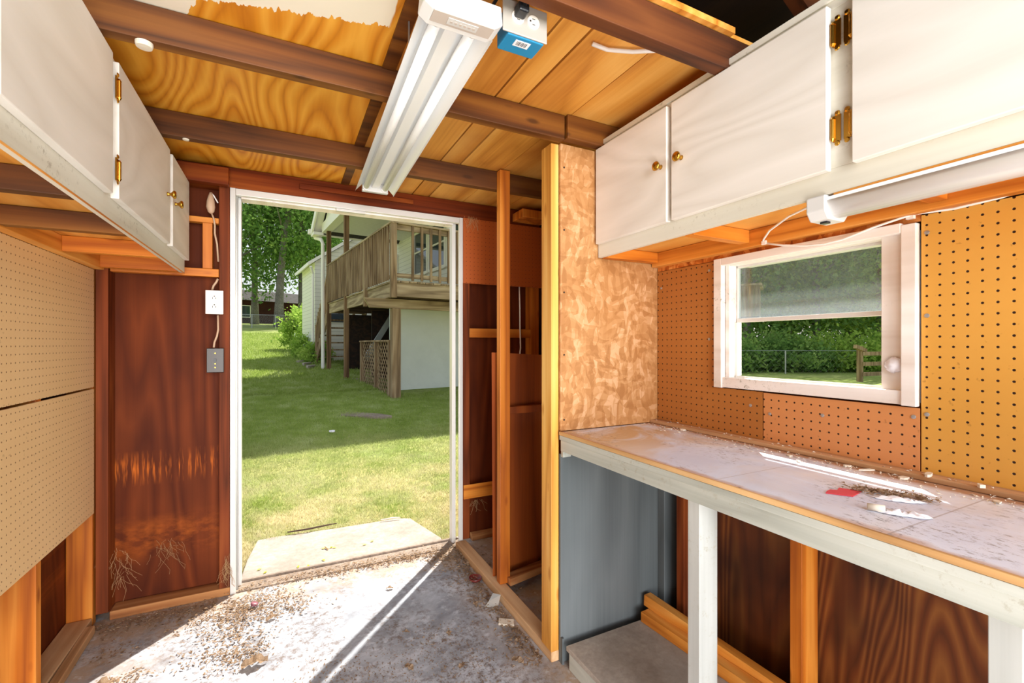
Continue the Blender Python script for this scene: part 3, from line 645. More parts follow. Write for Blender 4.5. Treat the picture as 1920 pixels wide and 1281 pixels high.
# ================================================================== SHOP LIGHT
t = thing('shop_light', 'long white twin-tube shop light hanging under the ceiling', 'ceiling light', (.37, 1.6, 1.96))
Y0, Y1 = .94, 2.245
def ux(y): return (y-Y0)/(Y1-Y0)*.035
def sl_prof(pts, th=.0016):
    lo = [(a, b) for a, b in pts]; hi = [(a, b+th) for a, b in reversed(pts)]
    return lo + hi
def sweep(prof, y0, y1, dx=0, dx1=None):
    n = len(prof); dx1 = dx if dx1 is None else dx1
    return MB().add([(a+dx, y0, b) for a, b in prof]+[(a+dx1, y1, b) for a, b in prof], [tuple(range(n)), tuple(range(n,2*n))[::-1]]+[(i, i+n, (i+1)%n+n, (i+1)%n) for i in range(n)])
cx = .356
refl = [(cx-.090, 1.946), (cx-.088, 1.953), (cx-.054, 1.990), (cx-.030, 1.990), (cx+.030, 1.990), (cx+.054, 1.990), (cx+.088, 1.953), (cx+.090, 1.946)]
sweep(sl_prof(refl), Y0+.055, Y1+.02, 0, .035).build('reflector', M['enamel'], t)
cov = [(cx-.024, 1.9895), (cx-.016, 1.968), (cx+.016, 1.968), (cx+.024, 1.9895)]
sweep(cov, Y0+.06, Y1-.01, 0, .035).build('ballast_cover', M['enamel'], t)
for sx in (-.043, .043):
    MB().tube([(cx+sx, Y0+.05, 1.966), (cx+sx+.034, Y1-.012, 1.966)], .0135, 16).build('tube', M['tube'], t, smooth=True)
    MB().tube([(cx+sx, Y0+.05, 1.966), (cx+sx+.0005, Y0+.075, 1.966)], .0155, 16).build('tube_holder', M['enamel'], t, smooth=True)
    MB().tube([(cx+sx+.034, Y1-.02, 1.966), (cx+sx+.034, Y1+.004, 1.966)], .0155, 16).build('tube_holder', M['enamel'], t, smooth=True)
# near end cap
capp = [(cx-.092, 1.950), (cx-.072, 1.936), (cx+.072, 1.936), (cx+.092, 1.950), (cx+.088, 1.991), (cx-.088, 1.991)]
sweep(capp, Y0, Y0+.055).build('end_cap', M['enamel'], t, bevel=.003)
plt = [(cx-.070, 1.9330), (cx+.070, 1.9330), (cx+.070, 1.9358), (cx-.070, 1.9358)]
pl = lab(sweep(plt, Y0+.0, Y0+.036).build('end_cap_plate', M['cap'], t), 'taupe end plate')
lab(box(cx-.035, cx+.035, Y0+.008, Y0+.028, 1.9315, 1.9328).build('badge', M['lightgrey'], pl), 'raised grey badge')
bm_ = MB()
for k in range(6): bm_.lathe([(.0035,0),(.0035,.001)], (cx-.026+k*.0105, Y0+.018, 1.9314), (0,0,-1), 8)
bm_.build('badge_letters', M['cap'], pl)
capf = [(cx-.060, 1.949), (cx+.060, 1.949), (cx+.058, 1.989), (cx-.058, 1.989)]
lab(sweep(capf, Y1-.004, Y1+.018, .035).build('far_end_cap', M['lightgrey'], t, bevel=.002), 'grey far end cap')
for sx in (-.06, .06): box(cx+sx-.002, cx+sx+.002, 1.20, 1.204, 1.992, ZC-.0005).build('hanger', M['steel'], t)
# ---- hanging outlet box
t = thing('ceiling_outlet_box', 'blue outlet box with grey double receptacle plate at the ceiling beside the shop light', 'outlet', (.515, .98, 2.0))
box(.468, .566, .956, 1.018, 1.948, 2.020).build('box_body', M['blue'], t, bevel=.003)
pl = box(.453, .572, .951, .9555, 1.950, 2.026).build('face_plate', M['grplate'], t, bevel=.002)
recept(.492, .951, 1.990, t, True); recept(.533, .951, 1.990, t, True)
lab(box(.495, .535, .966, .988, 1.9472, 1.9478).build('sticker', M['paper'], t), 'white barcode sticker')
bm_ = MB()
for k in range(9): bm_.box(.501+k*.0031, .5018+k*.0031+.0004*(k%3), .970, .983, 1.9466, 1.9471)
bm_.build('barcode', M['dark'], t)
box(.49, .545, 1.018, 1.03, 2.0, ZC-.0005).build('bracket', M['steel'], t)
t = thing('power_plug', 'black plug pushed into the hanging grey outlet plate', 'plug', (.49, .94, 2.0))
box(.480, .506, .918, .9485, 1.984, 2.008).build('plug_body', M['black'], t, bevel=.004)
MB().tube([(.493,.920,1.996),(.488,.895,2.01),(.470,.885,2.04),(.455,.93,2.05),(.446,1.0,2.03),(.44,1.05,2.0)], .0045, 8).build('plug_cable', M['black'], t, smooth=True)
tag(MB().tube([(.78,1.05,2.071),(.83,1.045,2.066),(.90,1.02,2.066),(.97,.985,2.070),(1.0,.95,2.075)], .006, 10).build('cable_sheath', M['plastic'], smooth=True), 'short white cable sheath along the dark rafter on the ceiling', 'cable')
# ---- under-cabinet light
t = thing('under_cabinet_light', 'white tube light mounted under the right cabinet above the window', 'light', (1.17, .3, 1.53))
def capprof(g=0): return [(1.112-g, 1.5655), (1.112-g, 1.530), (1.125, 1.513-g), (1.190, 1.513-g), (1.205+g, 1.530), (1.205+g, 1.5655)]
lab(sweep(capprof(.002), .612, .655).build('end_cap', M['lightgrey'], t, bevel=.003), 'grey end cap')
sweep(capprof(.002), -.60, -.56).build('end_cap', M['lightgrey'], t, bevel=.003)
sweep([(1.116, 1.5595), (1.116, 1.552), (1.20, 1.552), (1.20, 1.5595)], -.56, .612).build('housing', M['enamel'], t)
n_ = 14; arc = [(1.158+.042*math.cos(math.pi*k/n_+math.pi), 1.552+.036*math.sin(math.pi*k/n_+math.pi)) for k in range(n_+1)]
o = sweep(arc, -.56, .612).build('tube_cover', M['cover'], t, smooth=True)
lab(box(1.14, 1.155, .625, .64, 1.506, 1.5105).build('switch', M['black'], t), 'small dark switch')
t = thing('electric_cord', 'white cord looping from the tube light along the top of the window', 'cord', (1.38, .8, 1.55))
MB().tube([(1.175,.648,1.556),(1.20,.70,1.572),(1.26,.79,1.578),(1.34,.90,1.572),(1.392,.955,1.562),(1.399,.962,1.555),(1.400,.955,1.550)], .0032, 8).build('cord', M['cord'], t, smooth=True)
MB().tube([(1.400,.955,1.550),(1.405,.90,1.532),(1.408,.83,1.518),(1.408,.78,1.513),(1.412,.73,1.517),(1.418,.66,1.535),(1.424,.59,1.548),(1.430,.57,1.551),(1.4335,.50,1.545),(1.4335,.42,1.549),(1.4335,.38,1.556),(1.4335,.32,1.552),(1.4335,.22,1.55)], .0032, 8).build('cord', M['cord'], t, smooth=True)
box(1.395, 1.4015, .95, .966, 1.545, 1.558).build('cord_clip', M['plastic'], t, bevel=.001)
box(1.425, 1.437, .575, .592, 1.540, 1.553).build('cord_clip', M['plastic'], t, bevel=.001)

# ================================================================== SMALL THINGS INSIDE
def ragged(cx, cy, z, rx, ry, th, n=9, rot=0, seed=1):
    r_ = random.Random(seed); m = MB(); pts = []
    for k in range(n):
        a = 2*math.pi*k/n; q = r_.uniform(.65, 1.0); x = math.cos(a)*rx*q; y = math.sin(a)*ry*q
        pts.append((cx+x*math.cos(rot)-y*math.sin(rot), cy+x*math.sin(rot)+y*math.cos(rot)))
    return m.prism(pts, 'z', z, z+th)
tag(MB().prism([(1.083,.596),(1.112,.556),(1.168,.566),(1.150,.604),(1.128,.596),(1.118,.606),(1.098,.602)], 'z', .8866, .8882).build('red_card', M['red']), 'torn red card scrap on the workbench', 'card')
def crumple(cx, cy, rx, ry, h, rot, seed, nu=16, nv=9):
    r_ = random.Random(seed); vs = []; fs = []
    for i in range(nu):
        for j in range(nv):
            u = i/(nu-1)*2-1; v = j/(nv-1)*2-1; e = math.sqrt(max(0, 1-u*u))
            x = u*rx+r_.gauss(0, rx*.04); y = v*e*ry+r_.gauss(0, ry*.1); z = h*(1-abs(v)**1.5)*e*r_.uniform(.25, 1)
            vs.append((cx+x*math.cos(rot)-y*math.sin(rot), cy+x*math.sin(rot)+y*math.cos(rot), .8872+z))
    for i in range(nu-1):
        for j in range(nv-1): a = i*nv+j; fs.append((a, a+1, a+nv+1, a+nv))
    return MB().add(vs, fs)
tag(crumple(1.083, .452, .042, .013, .011, -.95, 5).build('crumpled_rag', M['paper'], smooth=True), 'crumpled white plastic scrap on the workbench front', 'rag')
tag(crumple(1.175, .500, .045, .014, .009, -.9, 8).build('crumpled_rag', M['paper'], smooth=True), 'crumpled whitish scrap lying in the dry debris on the workbench', 'rag')
tag(MB().tube([(1.052,.500,.8935),(1.066,.476,.8935)], .007, 12).build('tube_nozzle', M['chip'], smooth=True), 'small beige nozzle beside the crumpled scrap on the workbench', 'nozzle')
# debris on the bench
m = MB(); r_ = random.Random(11)
for k in range(260):
    u = r_.random(); x = 1.175+.055*u+r_.gauss(0,.014); y = .585-.12*u+r_.gauss(0,.014); s_ = r_.uniform(.002,.009)
    a = r_.uniform(0,6.28); z = .887+r_.uniform(0,.006)
    m.add([(x-s_*math.cos(a), y-s_*math.sin(a), z), (x+s_*.5*math.sin(a), y-s_*.5*math.cos(a), z+r_.uniform(0,.004)), (x+s_*math.cos(a), y+s_*math.sin(a), z+.001), (x-s_*.4*math.sin(a), y+s_*.4*math.cos(a), z+r_.uniform(0,.005))], [(0,1,2,3)])
tag(m.build('debris_pile', M['deadleaf']), 'small heap of dry brown debris behind the red card on the workbench', 'debris', kind='stuff')
m = MB(); r_ = random.Random(12)
for k in range(420):
    x = 1.36+abs(r_.gauss(0,.03))*(1 if r_.random() < .5 else -1); x = min(x, 1.43); y = r_.uniform(.25, 1.46); s_ = r_.uniform(.0015,.006); a = r_.uniform(0,6.28); z = .8868 + (.0135 if x > 1.395 else 0)
    m.add([(x-s_*math.cos(a), y-s_*math.sin(a), z), (x+s_*.5*math.sin(a), y-s_*.5*math.cos(a), z+.003), (x+s_*math.cos(a), y+s_*math.sin(a), z+.001), (x-s_*.4*math.sin(a), y+s_*.4*math.cos(a), z+.002)], [(0,1,2,3)])
tag(m.build('crumbs', M['chip']), 'pale crumbs and flakes scattered along the back of the workbench', 'debris', kind='stuff')
for i, (x, y, rx, ry, th, lb) in enumerate(((1.385, 1.285, .022, .016, .012, 'white plaster flake at the far end of the workbench'), (1.36, 1.33, .02, .01, .006, 'thin cream flake near the strand board wall on the workbench'),
      (1.35, .845, .012, .012, .008, 'small round cream chip below the orange pegboard'), (1.375, .70, .018, .010, .010, 'cream chip under the right half of the window'), (1.385, .655, .045, .010, .008, 'long curled paint flake below the window corner'),
      (1.375, .575, .02, .013, .012, 'crumbly cream lump at the joint of orange and yellow pegboards'), (1.40, .535, .03, .010, .016, 'thin cream flake just right of the pegboard joint'), (1.345, .40, .018, .010, .008, 'small white chip near the right edge of the workbench'),
      (1.392, .44, .012, .01, .018, 'tiny cream chip against the yellow pegboard'), (1.302, .79, .010, .007, .014, 'short beige cylinder stub in the sunlit stripe'))):
    zz = .8866 if x < 1.39 else .9004
    tag(ragged(x, y, zz, ry*.8, rx*.8, th*.4, 8, .3*i, i).build('paint_chip', M['chip']), lb, 'chip', 'loose chips on the workbench')
# floor items
tag(MB().prism([(.832,1.792),(.888,1.752),(.905,1.790),(.850,1.828)], 'z', .0005, .009).build('floor_tile', M['chip'], bevel=.001), 'small cream rectangular wood scrap on the floor', 'scrap')
tag(MB().lathe([(.018,0),(.030,.004),(.034,.018),(.032,.018),(.028,.007),(.002,.006)], (.882,2.185,.001), (0,0,1), 22).build('jar_lid', M['maroon'], smooth=True), 'dark red lid lying on the floor by the floor plate', 'lid')
tag(MB().lathe([(.014,0),(.016,.004),(.016,.010),(.012,.012)], (-.125,2.42,.012), (.3,0,1), 18).build('bottle_cap', M['purple'], smooth=True), 'dull purple cap in the leaf litter by the left door post', 'cap')
tag(MB().add([(.83,1.945,.001),(.885,1.915,.001),(.905,1.925,.05),(.87,1.935,.062),(.855,1.95,.02)], [(0,1,2,3,4)]).build('metal_flake', M['alug']), 'bent grey metal strip leaning on the floor plate', 'scrap')
# individual dry leaves
def leaf_mesh(s_, seed):
    r_ = random.Random(seed); m = MB(); n = 7; vs = []; fs = []
    for i in range(n+1):
        u = i/n; w_ = s_*.36*math.sin(math.pi*min(1, u*.92+.06))*(1.0 if i % 2 else .55); zc = s_*.16*math.sin(u*3)+r_.uniform(0,.05)*s_
        for sx in (-1, 0, 1): vs.append((u*s_-s_/2, sx*w_, zc+abs(sx)*s_*r_.uniform(.05,.3)))
    for i in range(n):
        for k in range(2): a = i*3+k; fs.append((a, a+1, a+4, a+3))
    return m.add(vs, fs)
LV = [(-.10, 1.98, .09, 'lobed brown oak leaf on the sunlit floor'), (.62, 1.83, .035, 'brown leaf near the middle of the shaded floor'), (.46,1.92,.03,'curled leaf in the shade beside the thin strip of sunlight'),
      (.60, 1.62, .04, 'curled leaf at the bottom centre of the floor'), (.42, 1.70, .045, 'pale curled leaf near the bottom edge of the floor'), (.33, 1.60, .04, 'dark leaf fragment at the bottom edge of the floor'),
      (.80, 1.98, .04, 'leaf beside the floor plate below the free-standing stud'), (.47, 2.30, .035, 'small dark leaf on the shadow edge near the threshold'), (.86, 1.66, .04, 'tan leaf near the foot of the pale stud'),
      (.80, 1.55, .05, 'curled brown leaf near the low platform corner'), (-.05, 2.28, .05, 'brown curled leaf between threshold and sunlit floor'), (.9, 2.36, .045, 'brown leaf in the litter against the floor plate'),
      (-.58, 2.10, .07, 'large curled leaf in the left corner of the floor'), (1.08, 1.75, .05, 'tan leaf on the floor behind the floor plate')]
proto = None
for i, (x, y, s_, lb) in enumerate(LV):
    if proto is None:
        proto = leaf_mesh(1.0, 3).build('dry_leaf', M['deadleaf']); o = proto
    else: o = proto.copy(); COL.objects.link(o)
    o.location = (x, y, .002); o.scale = (s_, s_, s_*.8); o.rotation_euler = (0, 0, i*1.3)
    tag(o, lb, 'leaf', 'dry leaves on the floor')
def litter(name, fn, N, mat, label, smin=.004, smax=.016, zb=.001, zr=.02, seed=3, cat='debris'):
    r_ = random.Random(seed); m = MB(); vs = []; fs = []
    for k in range(N):
        x, y, dens = fn(r_); s_ = r_.uniform(smin, smax); a = r_.uniform(0, 6.28); z = zb + r_.random()**2*zr*dens; tl = r_.uniform(-.6,.6); b = r_.uniform(.25,.5)
        ca, sa_ = math.cos(a), math.sin(a); i0 = len(vs)
        vs += [(x-s_*ca, y-s_*sa_, z), (x+s_*b*sa_, y-s_*b*ca, z+s_*abs(tl)), (x+s_*ca, y+s_*sa_, z+s_*.15), (x-s_*b*sa_, y+s_*b*ca, z+s_*.3*abs(tl)+.0005)]; fs.append((i0, i0+1, i0+2, i0+3))
    return tag(m.add(vs, fs).build(name, mat), label, cat, kind='stuff')
def f_thr(r_):
    c = r_.choice([(.88,2.47,.07,.06)]*4+[(.80,2.52,.06,.05)]*3+[(-.12,2.45,.10,.06)]*5+[(.02,2.34,.08,.05)]*2+[(-.20,2.28,.07,.12)]*4+[(.45,2.60,.25,.03)]*5+[(.1,2.62,.2,.02)]*4+[(.62,2.58,.07,.02)]*2+[(-.28,2.42,.1,.05)]*2)
    return min(.91, r_.gauss(c[0], c[2])), min(2.66, r_.gauss(c[1], c[3])), 1
litter('leaf_litter', f_thr, 4200, M['deadleaf'], 'brown leaf litter heaped along the door threshold', .0025, .011)
def f_left(r_):
    if r_.random() < .5: return r_.uniform(-.72, -.28), 2.56-abs(r_.gauss(0,.06)), 1
    x, y = random.Random(int(r_.random()*9)).choice([(-.30,2.12),(-.16,2.06),(-.60,2.3),(-.08,2.16),(-.52,2.1)]); return r_.gauss(x,.05), r_.gauss(y,.035), .8
litter('leaf_litter', f_left, 1500, M['deadleaf'], 'brown litter along the foot of the dark panel and left floor', .0025, .010, seed=4)
def f_edge(r_):
    if r_.random() < .6: return .90-abs(r_.gauss(0,.05)), r_.uniform(1.5, 2.4), .6
    return r_.uniform(1.0,1.5), r_.uniform(1.55,2.6), .8
litter('leaf_litter', f_edge, 1500, M['deadleaf'], 'brown litter beside and behind the floor plate of the bare stud wall', .003, .012, seed=5)
def f_mid(r_):
    x, y = random.Random(int(r_.random()*14)).choice([(.35,1.75),(.52,1.80),(.62,1.62),(.25,1.68),(.75,1.62),(.45,1.58),(.15,1.78)]); return r_.gauss(x,.10), r_.gauss(y,.08), .2
litter('floor_crumbs', f_mid, 1600, M['deadleaf'], 'fine dark crumbs sprinkled over the concrete floor', .0015, .006, zr=.004, seed=6)
# dusty strands
def strands(name, label, fn, N, seed, mat='web', r=.0005):
    r_ = random.Random(seed); m = MB()
    for k in range(N):
        p, d, l = fn(r_); pts = [p + d*l*t_/4 + Vector((r_.gauss(0,.1), r_.gauss(0,.05), r_.gauss(0,.1)))*l*.5 for t_ in range(5)]; m.tube(pts, r, 4)
    return tag(m.build(name, M[mat]), label, 'dried strands', kind='stuff')
strands('dried_strands', 'dusty dry straw strands hanging on the dark panel in the left corner', lambda r_: (Vector((-.655+r_.gauss(0,.02), 2.60, .32-r_.random()*.15)), Vector((r_.gauss(0,.5), -.05, -1)).normalized(), r_.uniform(.03,.13)), 32, 21)
strands('dried_strands', 'tangled dry straw strands on the middle of the dark panel', lambda r_: (Vector((-.50+r_.gauss(0,.035), 2.672, .30-r_.random()*.1)), Vector((r_.gauss(0,.6), -.05, -1)).normalized(), r_.uniform(.03,.11)), 24, 22)
strands('dried_strands', 'wisps of dry grass hanging from the header right of the doorway', lambda r_: (Vector((1.02+r_.gauss(0,.02), 2.575, 1.99)), Vector((r_.gauss(0,.4), -.02, -1)).normalized(), r_.uniform(.03,.10)), 22, 23, 'straw')
strands('dried_strands', 'wisps of dry grass on the lower bay right of the doorway', lambda r_: (Vector((1.08+r_.gauss(0,.02), 2.66, .24)), Vector((r_.gauss(0,.6), -.02, -1)).normalized(), r_.uniform(.03,.10)), 16, 24, 'straw')
strands('dried_strands', 'wisps of dry grass on the left door post foot', lambda r_: (Vector((-.25+r_.gauss(0,.012), 2.588, .20-.1*r_.random())), Vector((r_.gauss(0,.4), 0, -1)).normalized(), r_.uniform(.03,.10)), 26, 25, 'straw')

# ================================================================== OUTSIDE: GROUND
def sm(a, b, v): t_ = max(0, min(1, (v-a)/(b-a))); return t_*t_*(3-2*t_)
def gz(x, y): return -.045 + .064*max(0, y-3)*(1-sm(5, 15, x)) * (1 if y < 60 else 60/y)
vs = []; fs = []
xs = [-60+120*i/60 for i in range(61)]; ys = [-14, -6, -3, -1.6, 0, 1.4, 2.72] + [3+.5*i for i in range(30)] + [18+3*i for i in range(30)]
xs = sorted(set([-60,-45,-30,-20,-14,-10,-8,-6,-5,-4,-3,-2,-1.5,-1,-.5,0,.5,1,1.5,2,3,4,5,6,7,8,9,10,11,12,13,14,15,17,20,25,30,40,50,70]))
for y in ys:
    for x in xs: vs.append((x, y, gz(x, y)))
nx = len(xs)
for j in range(len(ys)-1):
    for i in range(nx-1): a = j*nx+i; fs.append((a, a+1, a+nx+1, a+nx))
struct(MB().add(vs, fs).build('ground', M['ground'], smooth=True))
def in_slab(x, y): return -.225+.12*(y-2.7) < x < .905-.26*max(0, y-2.8) and 2.6 < y < 3.26
def blades(N, yr, h, wd, seed, label):
    r_ = random.Random(seed); vs = []; fs = []
    k = 0
    while k < N:
        y = yr[0] + (yr[1]-yr[0])*r_.random()**1.6
        u = r_.uniform(-.64, -.08) if True else 0
        x = y*math.tan(math.atan2(.4478+u*.8942, .8942-u*.4478)) + r_.uniform(-.1,.1)
        if in_slab(x, y) and r_.random() < .995: continue
        if x > 1.9 and y > 8.5: continue
        k += 1; z = gz(x, y); a = r_.uniform(0, 6.28); hh = h*r_.uniform(.4, 1.1)*(1+.05*(y-3)); ww = wd*(1+.12*(y-3)); lx, ly = r_.gauss(0,.5)*hh, r_.gauss(0,.5)*hh
        i0 = len(vs); vs += [(x-ww*math.cos(a), y-ww*math.sin(a), z), (x+ww*math.cos(a), y+ww*math.sin(a), z), (x+lx, y+ly, z+hh)]; fs.append((i0, i0+1, i0+2))
    return tag(MB().add(vs, fs).build('lawn_grass', M['blade']), label, 'grass', kind='stuff')
blades(110000, (2.75, 9), .035, .0022, 31, 'green and straw-coloured grass of the lawn outside the doorway')
blades(50000, (9, 34), .05, .005, 32, 'distant grass on the rising lawn up to the chain-link fence')
struct(box(-.9, 1.6, 2.72, 2.74, -.15, .0).build('trim_6', M['slab']))
# slab
m = MB(); T = [(-.21,2.722),(.89,2.722),(.895,2.80),(.80,3.21),(.72,3.25),(.30,3.26),(-.05,3.29),(-.15,3.28),(-.19,3.0)]
tag(m.prism(T, 'z', -.12, -.012).build('door_step', M['slab'], bevel=.006), 'rough concrete step slab in front of the doorway', 'slab')
tag(MB().tube([(.02,3.285,.004),(.14,3.27,.008),(.26,3.29,.006),(.32,3.30,.004)], [.004,.006,.005,.003], 6).build('twig', M['twig']), 'dark twig along the far edge of the concrete step', 'twig')
tag(MB().tube([(.60,3.235,.0),(.68,3.225,.004),(.73,3.215,.002)], [.004,.006,.004], 6).build('twig', M['chip']), 'pale stick at the far right edge of the concrete step', 'twig')
tag(MB().tube([(.235,2.93,-.006),(.222,2.965,-.004)], .004, 6).build('twig', M['straw']), 'short brown stick among the yellow leaflets on the step', 'twig')
YL = [(-.12,2.84,'leftmost yellow leaflet on the step'),(-.09,2.79,'yellow leaflet near the left front edge of the step'),(.07,2.78,'yellow leaflet near the front middle of the step'),(.12,2.765,'pale yellow leaflet on the front lip of the step'),(.20,2.80,'yellow leaflet right of the front middle of the step'),(.21,2.96,'yellow leaflet left of the short brown stick'),(.27,2.94,'bright yellow leaflet right of the short brown stick'),(.44,2.90,'left one of two yellow leaflets at the right of the step'),(.49,2.93,'rightmost yellow leaflet on the step'),(.255,2.955,'yellow leaflet touching the short brown stick')]
py = None
for i, (x, y, lb) in enumerate(YL):
    if py is None: py = MB().add([(-.5,0,.05),(-.1,-.22,.12),(.5,0,.1),(-.1,.22,.12)], [(0,1,2,3)]).build('yellow_leaf', M['yleaf']); o = py
    else: o = py.copy(); COL.objects.link(o)
    o.location = (x, y, -.010); o.scale = (.03,.03,.03); o.rotation_euler = (0,0,.5+i*.4); tag(o, lb, 'leaf', 'yellow leaflets on the step')
tag(ragged(.52, 5.9, gz(.52,5.9)+.02, .04, .03, .02, 7, 0, 9).build('paper_scrap', M['paper']), 'white scrap lying on the shaded lawn', 'scrap')
m = MB().prism([(.15,7.0),(.6,6.9),(1.1,6.6),(1.35,6.75),(1.2,7.05),(.7,7.4),(.3,7.7),(.0,7.5)], 'z', .20, .235)

# ================================================================== HOUSE AND DECK (local frame, rotated)
C = (1.61, 7.58, 0); RZH = R(6.7)
dk = thing('deck', 'raised weathered wooden deck with railing attached to the white house', 'deck', C, rz=RZH, local=True)
def D_(mb, name, mat, par=dk, **k): return mb.build(name, M[mat], par, **k)
dk['_local'] = 1
DL = 5.05; DZ = 2.25; XW = 2.05; XE = 6.0
D_(box(-.0, .045, 0, DL, DZ-.235, DZ), 'rim_joist', 'deckx', bevel=.003)
D_(box(0.046, XE, 0, .045, DZ-.235, DZ), 'rim_joist', 'deckxx', bevel=.003)
m = MB()
k = 0
while .05+k*.145 < XW-.05 and k < 99:
    m.box(.0+k*.145-.02, k*.145+.115, -.02, DL, DZ+.001, DZ+.03); k += 1
D_(m, 'deck_boards', 'deckx')
m = MB(); k = 0
for k in range(19): m.box(XW+.15+k*.2-.15, XW+.15+k*.2+.04, -.02, 1.15, DZ+.001, DZ+.03)
D_(m, 'deck_boards', 'deckx')
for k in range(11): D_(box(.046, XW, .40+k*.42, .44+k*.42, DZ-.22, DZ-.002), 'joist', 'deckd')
D_(MB().prism([(-.32, DZ-.30), (-.26, DZ-.40), (XE, DZ-.42), (XE, DZ-.236), (-.36, DZ-.236)], 'y', .42, .50), 'main_beam', 'deckxx', bevel=.003)
GZ0 = .10
D_(box(.12, .27, .40, .54, GZ0, DZ-.40), 'main_post', 'deck', bevel=.004)
# roof-bearing posts
for y, b, tp in ((3.16, .25, 4.12), (5.0, .4, 4.12)):
    D_(box(-.05, .05, y-.05, y+.05, b, tp), 'tall_post', 'deckbr', bevel=.004)
D_(box(-.05, .045, -.05, .045, DZ-.26, DZ+1.0), 'corner_post', 'deck', bevel=.004)
D_(box(-.06, .0, 1.50, 1.59, DZ-.30, DZ+.96), 'rail_post', 'deck', bevel=.003)
# railings
lr = MB().box(-.06, .07, -.06, DL, DZ+.96, DZ+.995); D_(lr, 'top_rail', 'deckx', bevel=.003)
D_(box(-.02, .02, .05, DL, DZ+.08, DZ+.13), 'bottom_rail', 'deckx'); D_(box(-.02, .02, .05, DL, DZ+.87, DZ+.955), 'upper_rail', 'deckx')
D_(box(.02, XE, -.06, .07, DZ+.96, DZ+.995), 'top_rail', 'deckxx', bevel=.003)
D_(box(.05, XE, -.02, .02, DZ+.08, DZ+.15), 'bottom_rail', 'deckxx'); D_(box(.05, XE, -.02, .02, DZ+.87, DZ+.955), 'upper_rail', 'deckxx')
y = .14
while y < DL-.05:
    D_(box(-.056, -.021, y, y+.036, DZ+.04, DZ+.955), 'baluster', 'deck'); y += .125
x = .30
while x < 1.9:
    D_(box(x, x+.036, -.056, -.021, DZ+.04, DZ+.955), 'baluster', 'deck'); x += .165
# stairs at the far end, going down to the left
st = thing('deck_stairs', 'wooden stair with railing going down from the far end of the deck', 'stairs', C, rz=RZH, local=True)
for xx in (.02, .95):
    MB().beam((xx, 5.08, DZ-.12), (xx, 6.75, .80), .04, .24).build('stringer', M['deck'], st)
    MB().beam((xx, 5.08, DZ+.92), (xx, 6.75, 1.72), .05, .08).build('handrail', M['deck'], st)
    MB().box(xx-.045, xx+.045, 6.68, 6.77, .45, 1.78).build('newel_post', M['deck'], st)
for k in range(7): box(.045, .925, 5.10+.235*k, 5.35+.235*k, DZ-.2-.2*k, DZ-.165-.2*k).build('tread', M['deck'], st)
for k in range(11):
    y = 5.18+.145*k; z = DZ+.90-(y-5.08)*.72
    box(.0, .03, y-.018, y+.018, z-.85, z).build('baluster', M['deck'], st)
# lattice screen
lt = thing('lattice_screen', 'wooden lattice screen with posts below the deck', 'lattice', C, rz=RZH, local=True)
for y in (.62, 1.45, 2.45): box(.13, .22, y, y+.09, .15, 1.27).build('post', M['deck'], lt, bevel=.003)
box(.12, .23, .60, 2.56, 1.27, 1.30).build('cap_rail', M['deck'], lt)
for y0, y1 in ((.71, 1.45), (1.54, 2.45)):
    m = MB(); W_ = y1-y0; H0, H1 = .20, 1.27; sp = .135
    for sgn, xo in ((1, .170), (-1, .180)):
        k = -int((H1-H0)/sp)-1
        while k*sp < W_:
            a = k*sp; pts = []
            # line y = a + (z-H0) for sgn 1, mirrored for -1; clip to panel
            z0 = max(H0, H0-a); z1 = min(H1, H0+W_-a)
            if z1-z0 > .03:
                ya, yb = a+(z0-H0), a+(z1-H0)
                if sgn < 0: ya, yb = W_-ya, W_-yb
                m.beam((xo, y0+ya, z0), (xo, y0+yb, z1), .026, .006, up=(1,0,0))
            k += 1
    m.build('lattice_panel', M['deck'], lt)
# house
hs = thing('house', 'white sided house with covered porch roof beyond the lawn', 'house', C, rz=RZH, local=True)
def H_(mb, name, mat, par=hs, **k): return mb.build(name, M[mat], par, **k)
H_(box(XW, 9.0, 1.2, 9.0, DZ, 5.2), 'upper_wall', 'siding')
H_(box(.42, 9.0, 1.25, 1.35, .12, DZ-.25), 'lower_wall', 'wallgrn')
lab(box(.20, 9.0, -.1, 1.25, .05, .16).build('patio', M['patio'], hs), 'dark brick patio under the deck')
H_(box(1.1, 9.0, 3.3, 9.0, .2, DZ-.25), 'lower_wall', 'white')
H_(box(.36, .42, 1.2, 1.3, .12, DZ-.25), 'downpipe', 'galv')
H_(box(.55, 1.05, 3.1, 3.15, .35, DZ-.26), 'stair_skirt', 'rooflining')
H_(box(.40, 1.1, 4.8, 4.9, .35, DZ-.26), 'stair_skirt', 'rooflining')
H_(MB().beam((.35, 2.9, .9), (1.0, 2.9, DZ-.3), .05, .12), 'drain_slope', 'galv')
# windows on the wall behind the deck
for y0, y1 in ((1.30, 2.20), (2.38, 3.25), (3.43, 4.25)):
    f = H_(MB().box(XW-.05, XW-.001, y0-.08, y0, 3.02, 4.17).box(XW-.05, XW-.001, y1, y1+.08, 3.02, 4.17).box(XW-.05, XW-.001, y0, y1, 4.12, 4.17).box(XW-.05, XW-.001, y0, y1, 3.0, 3.08).box(XW-.04, XW-.001, y0, y1, 3.62, 3.66), 'window', 'white')
    box(XW-.02, XW-.002, y0, y1, 3.08, 4.12).build('pane', M['glassd'], f)
f = H_(box(XW-.06, XW-.001, 5.6, 6.5, DZ+.9, DZ+1.6), 'vent_panel', 'white')
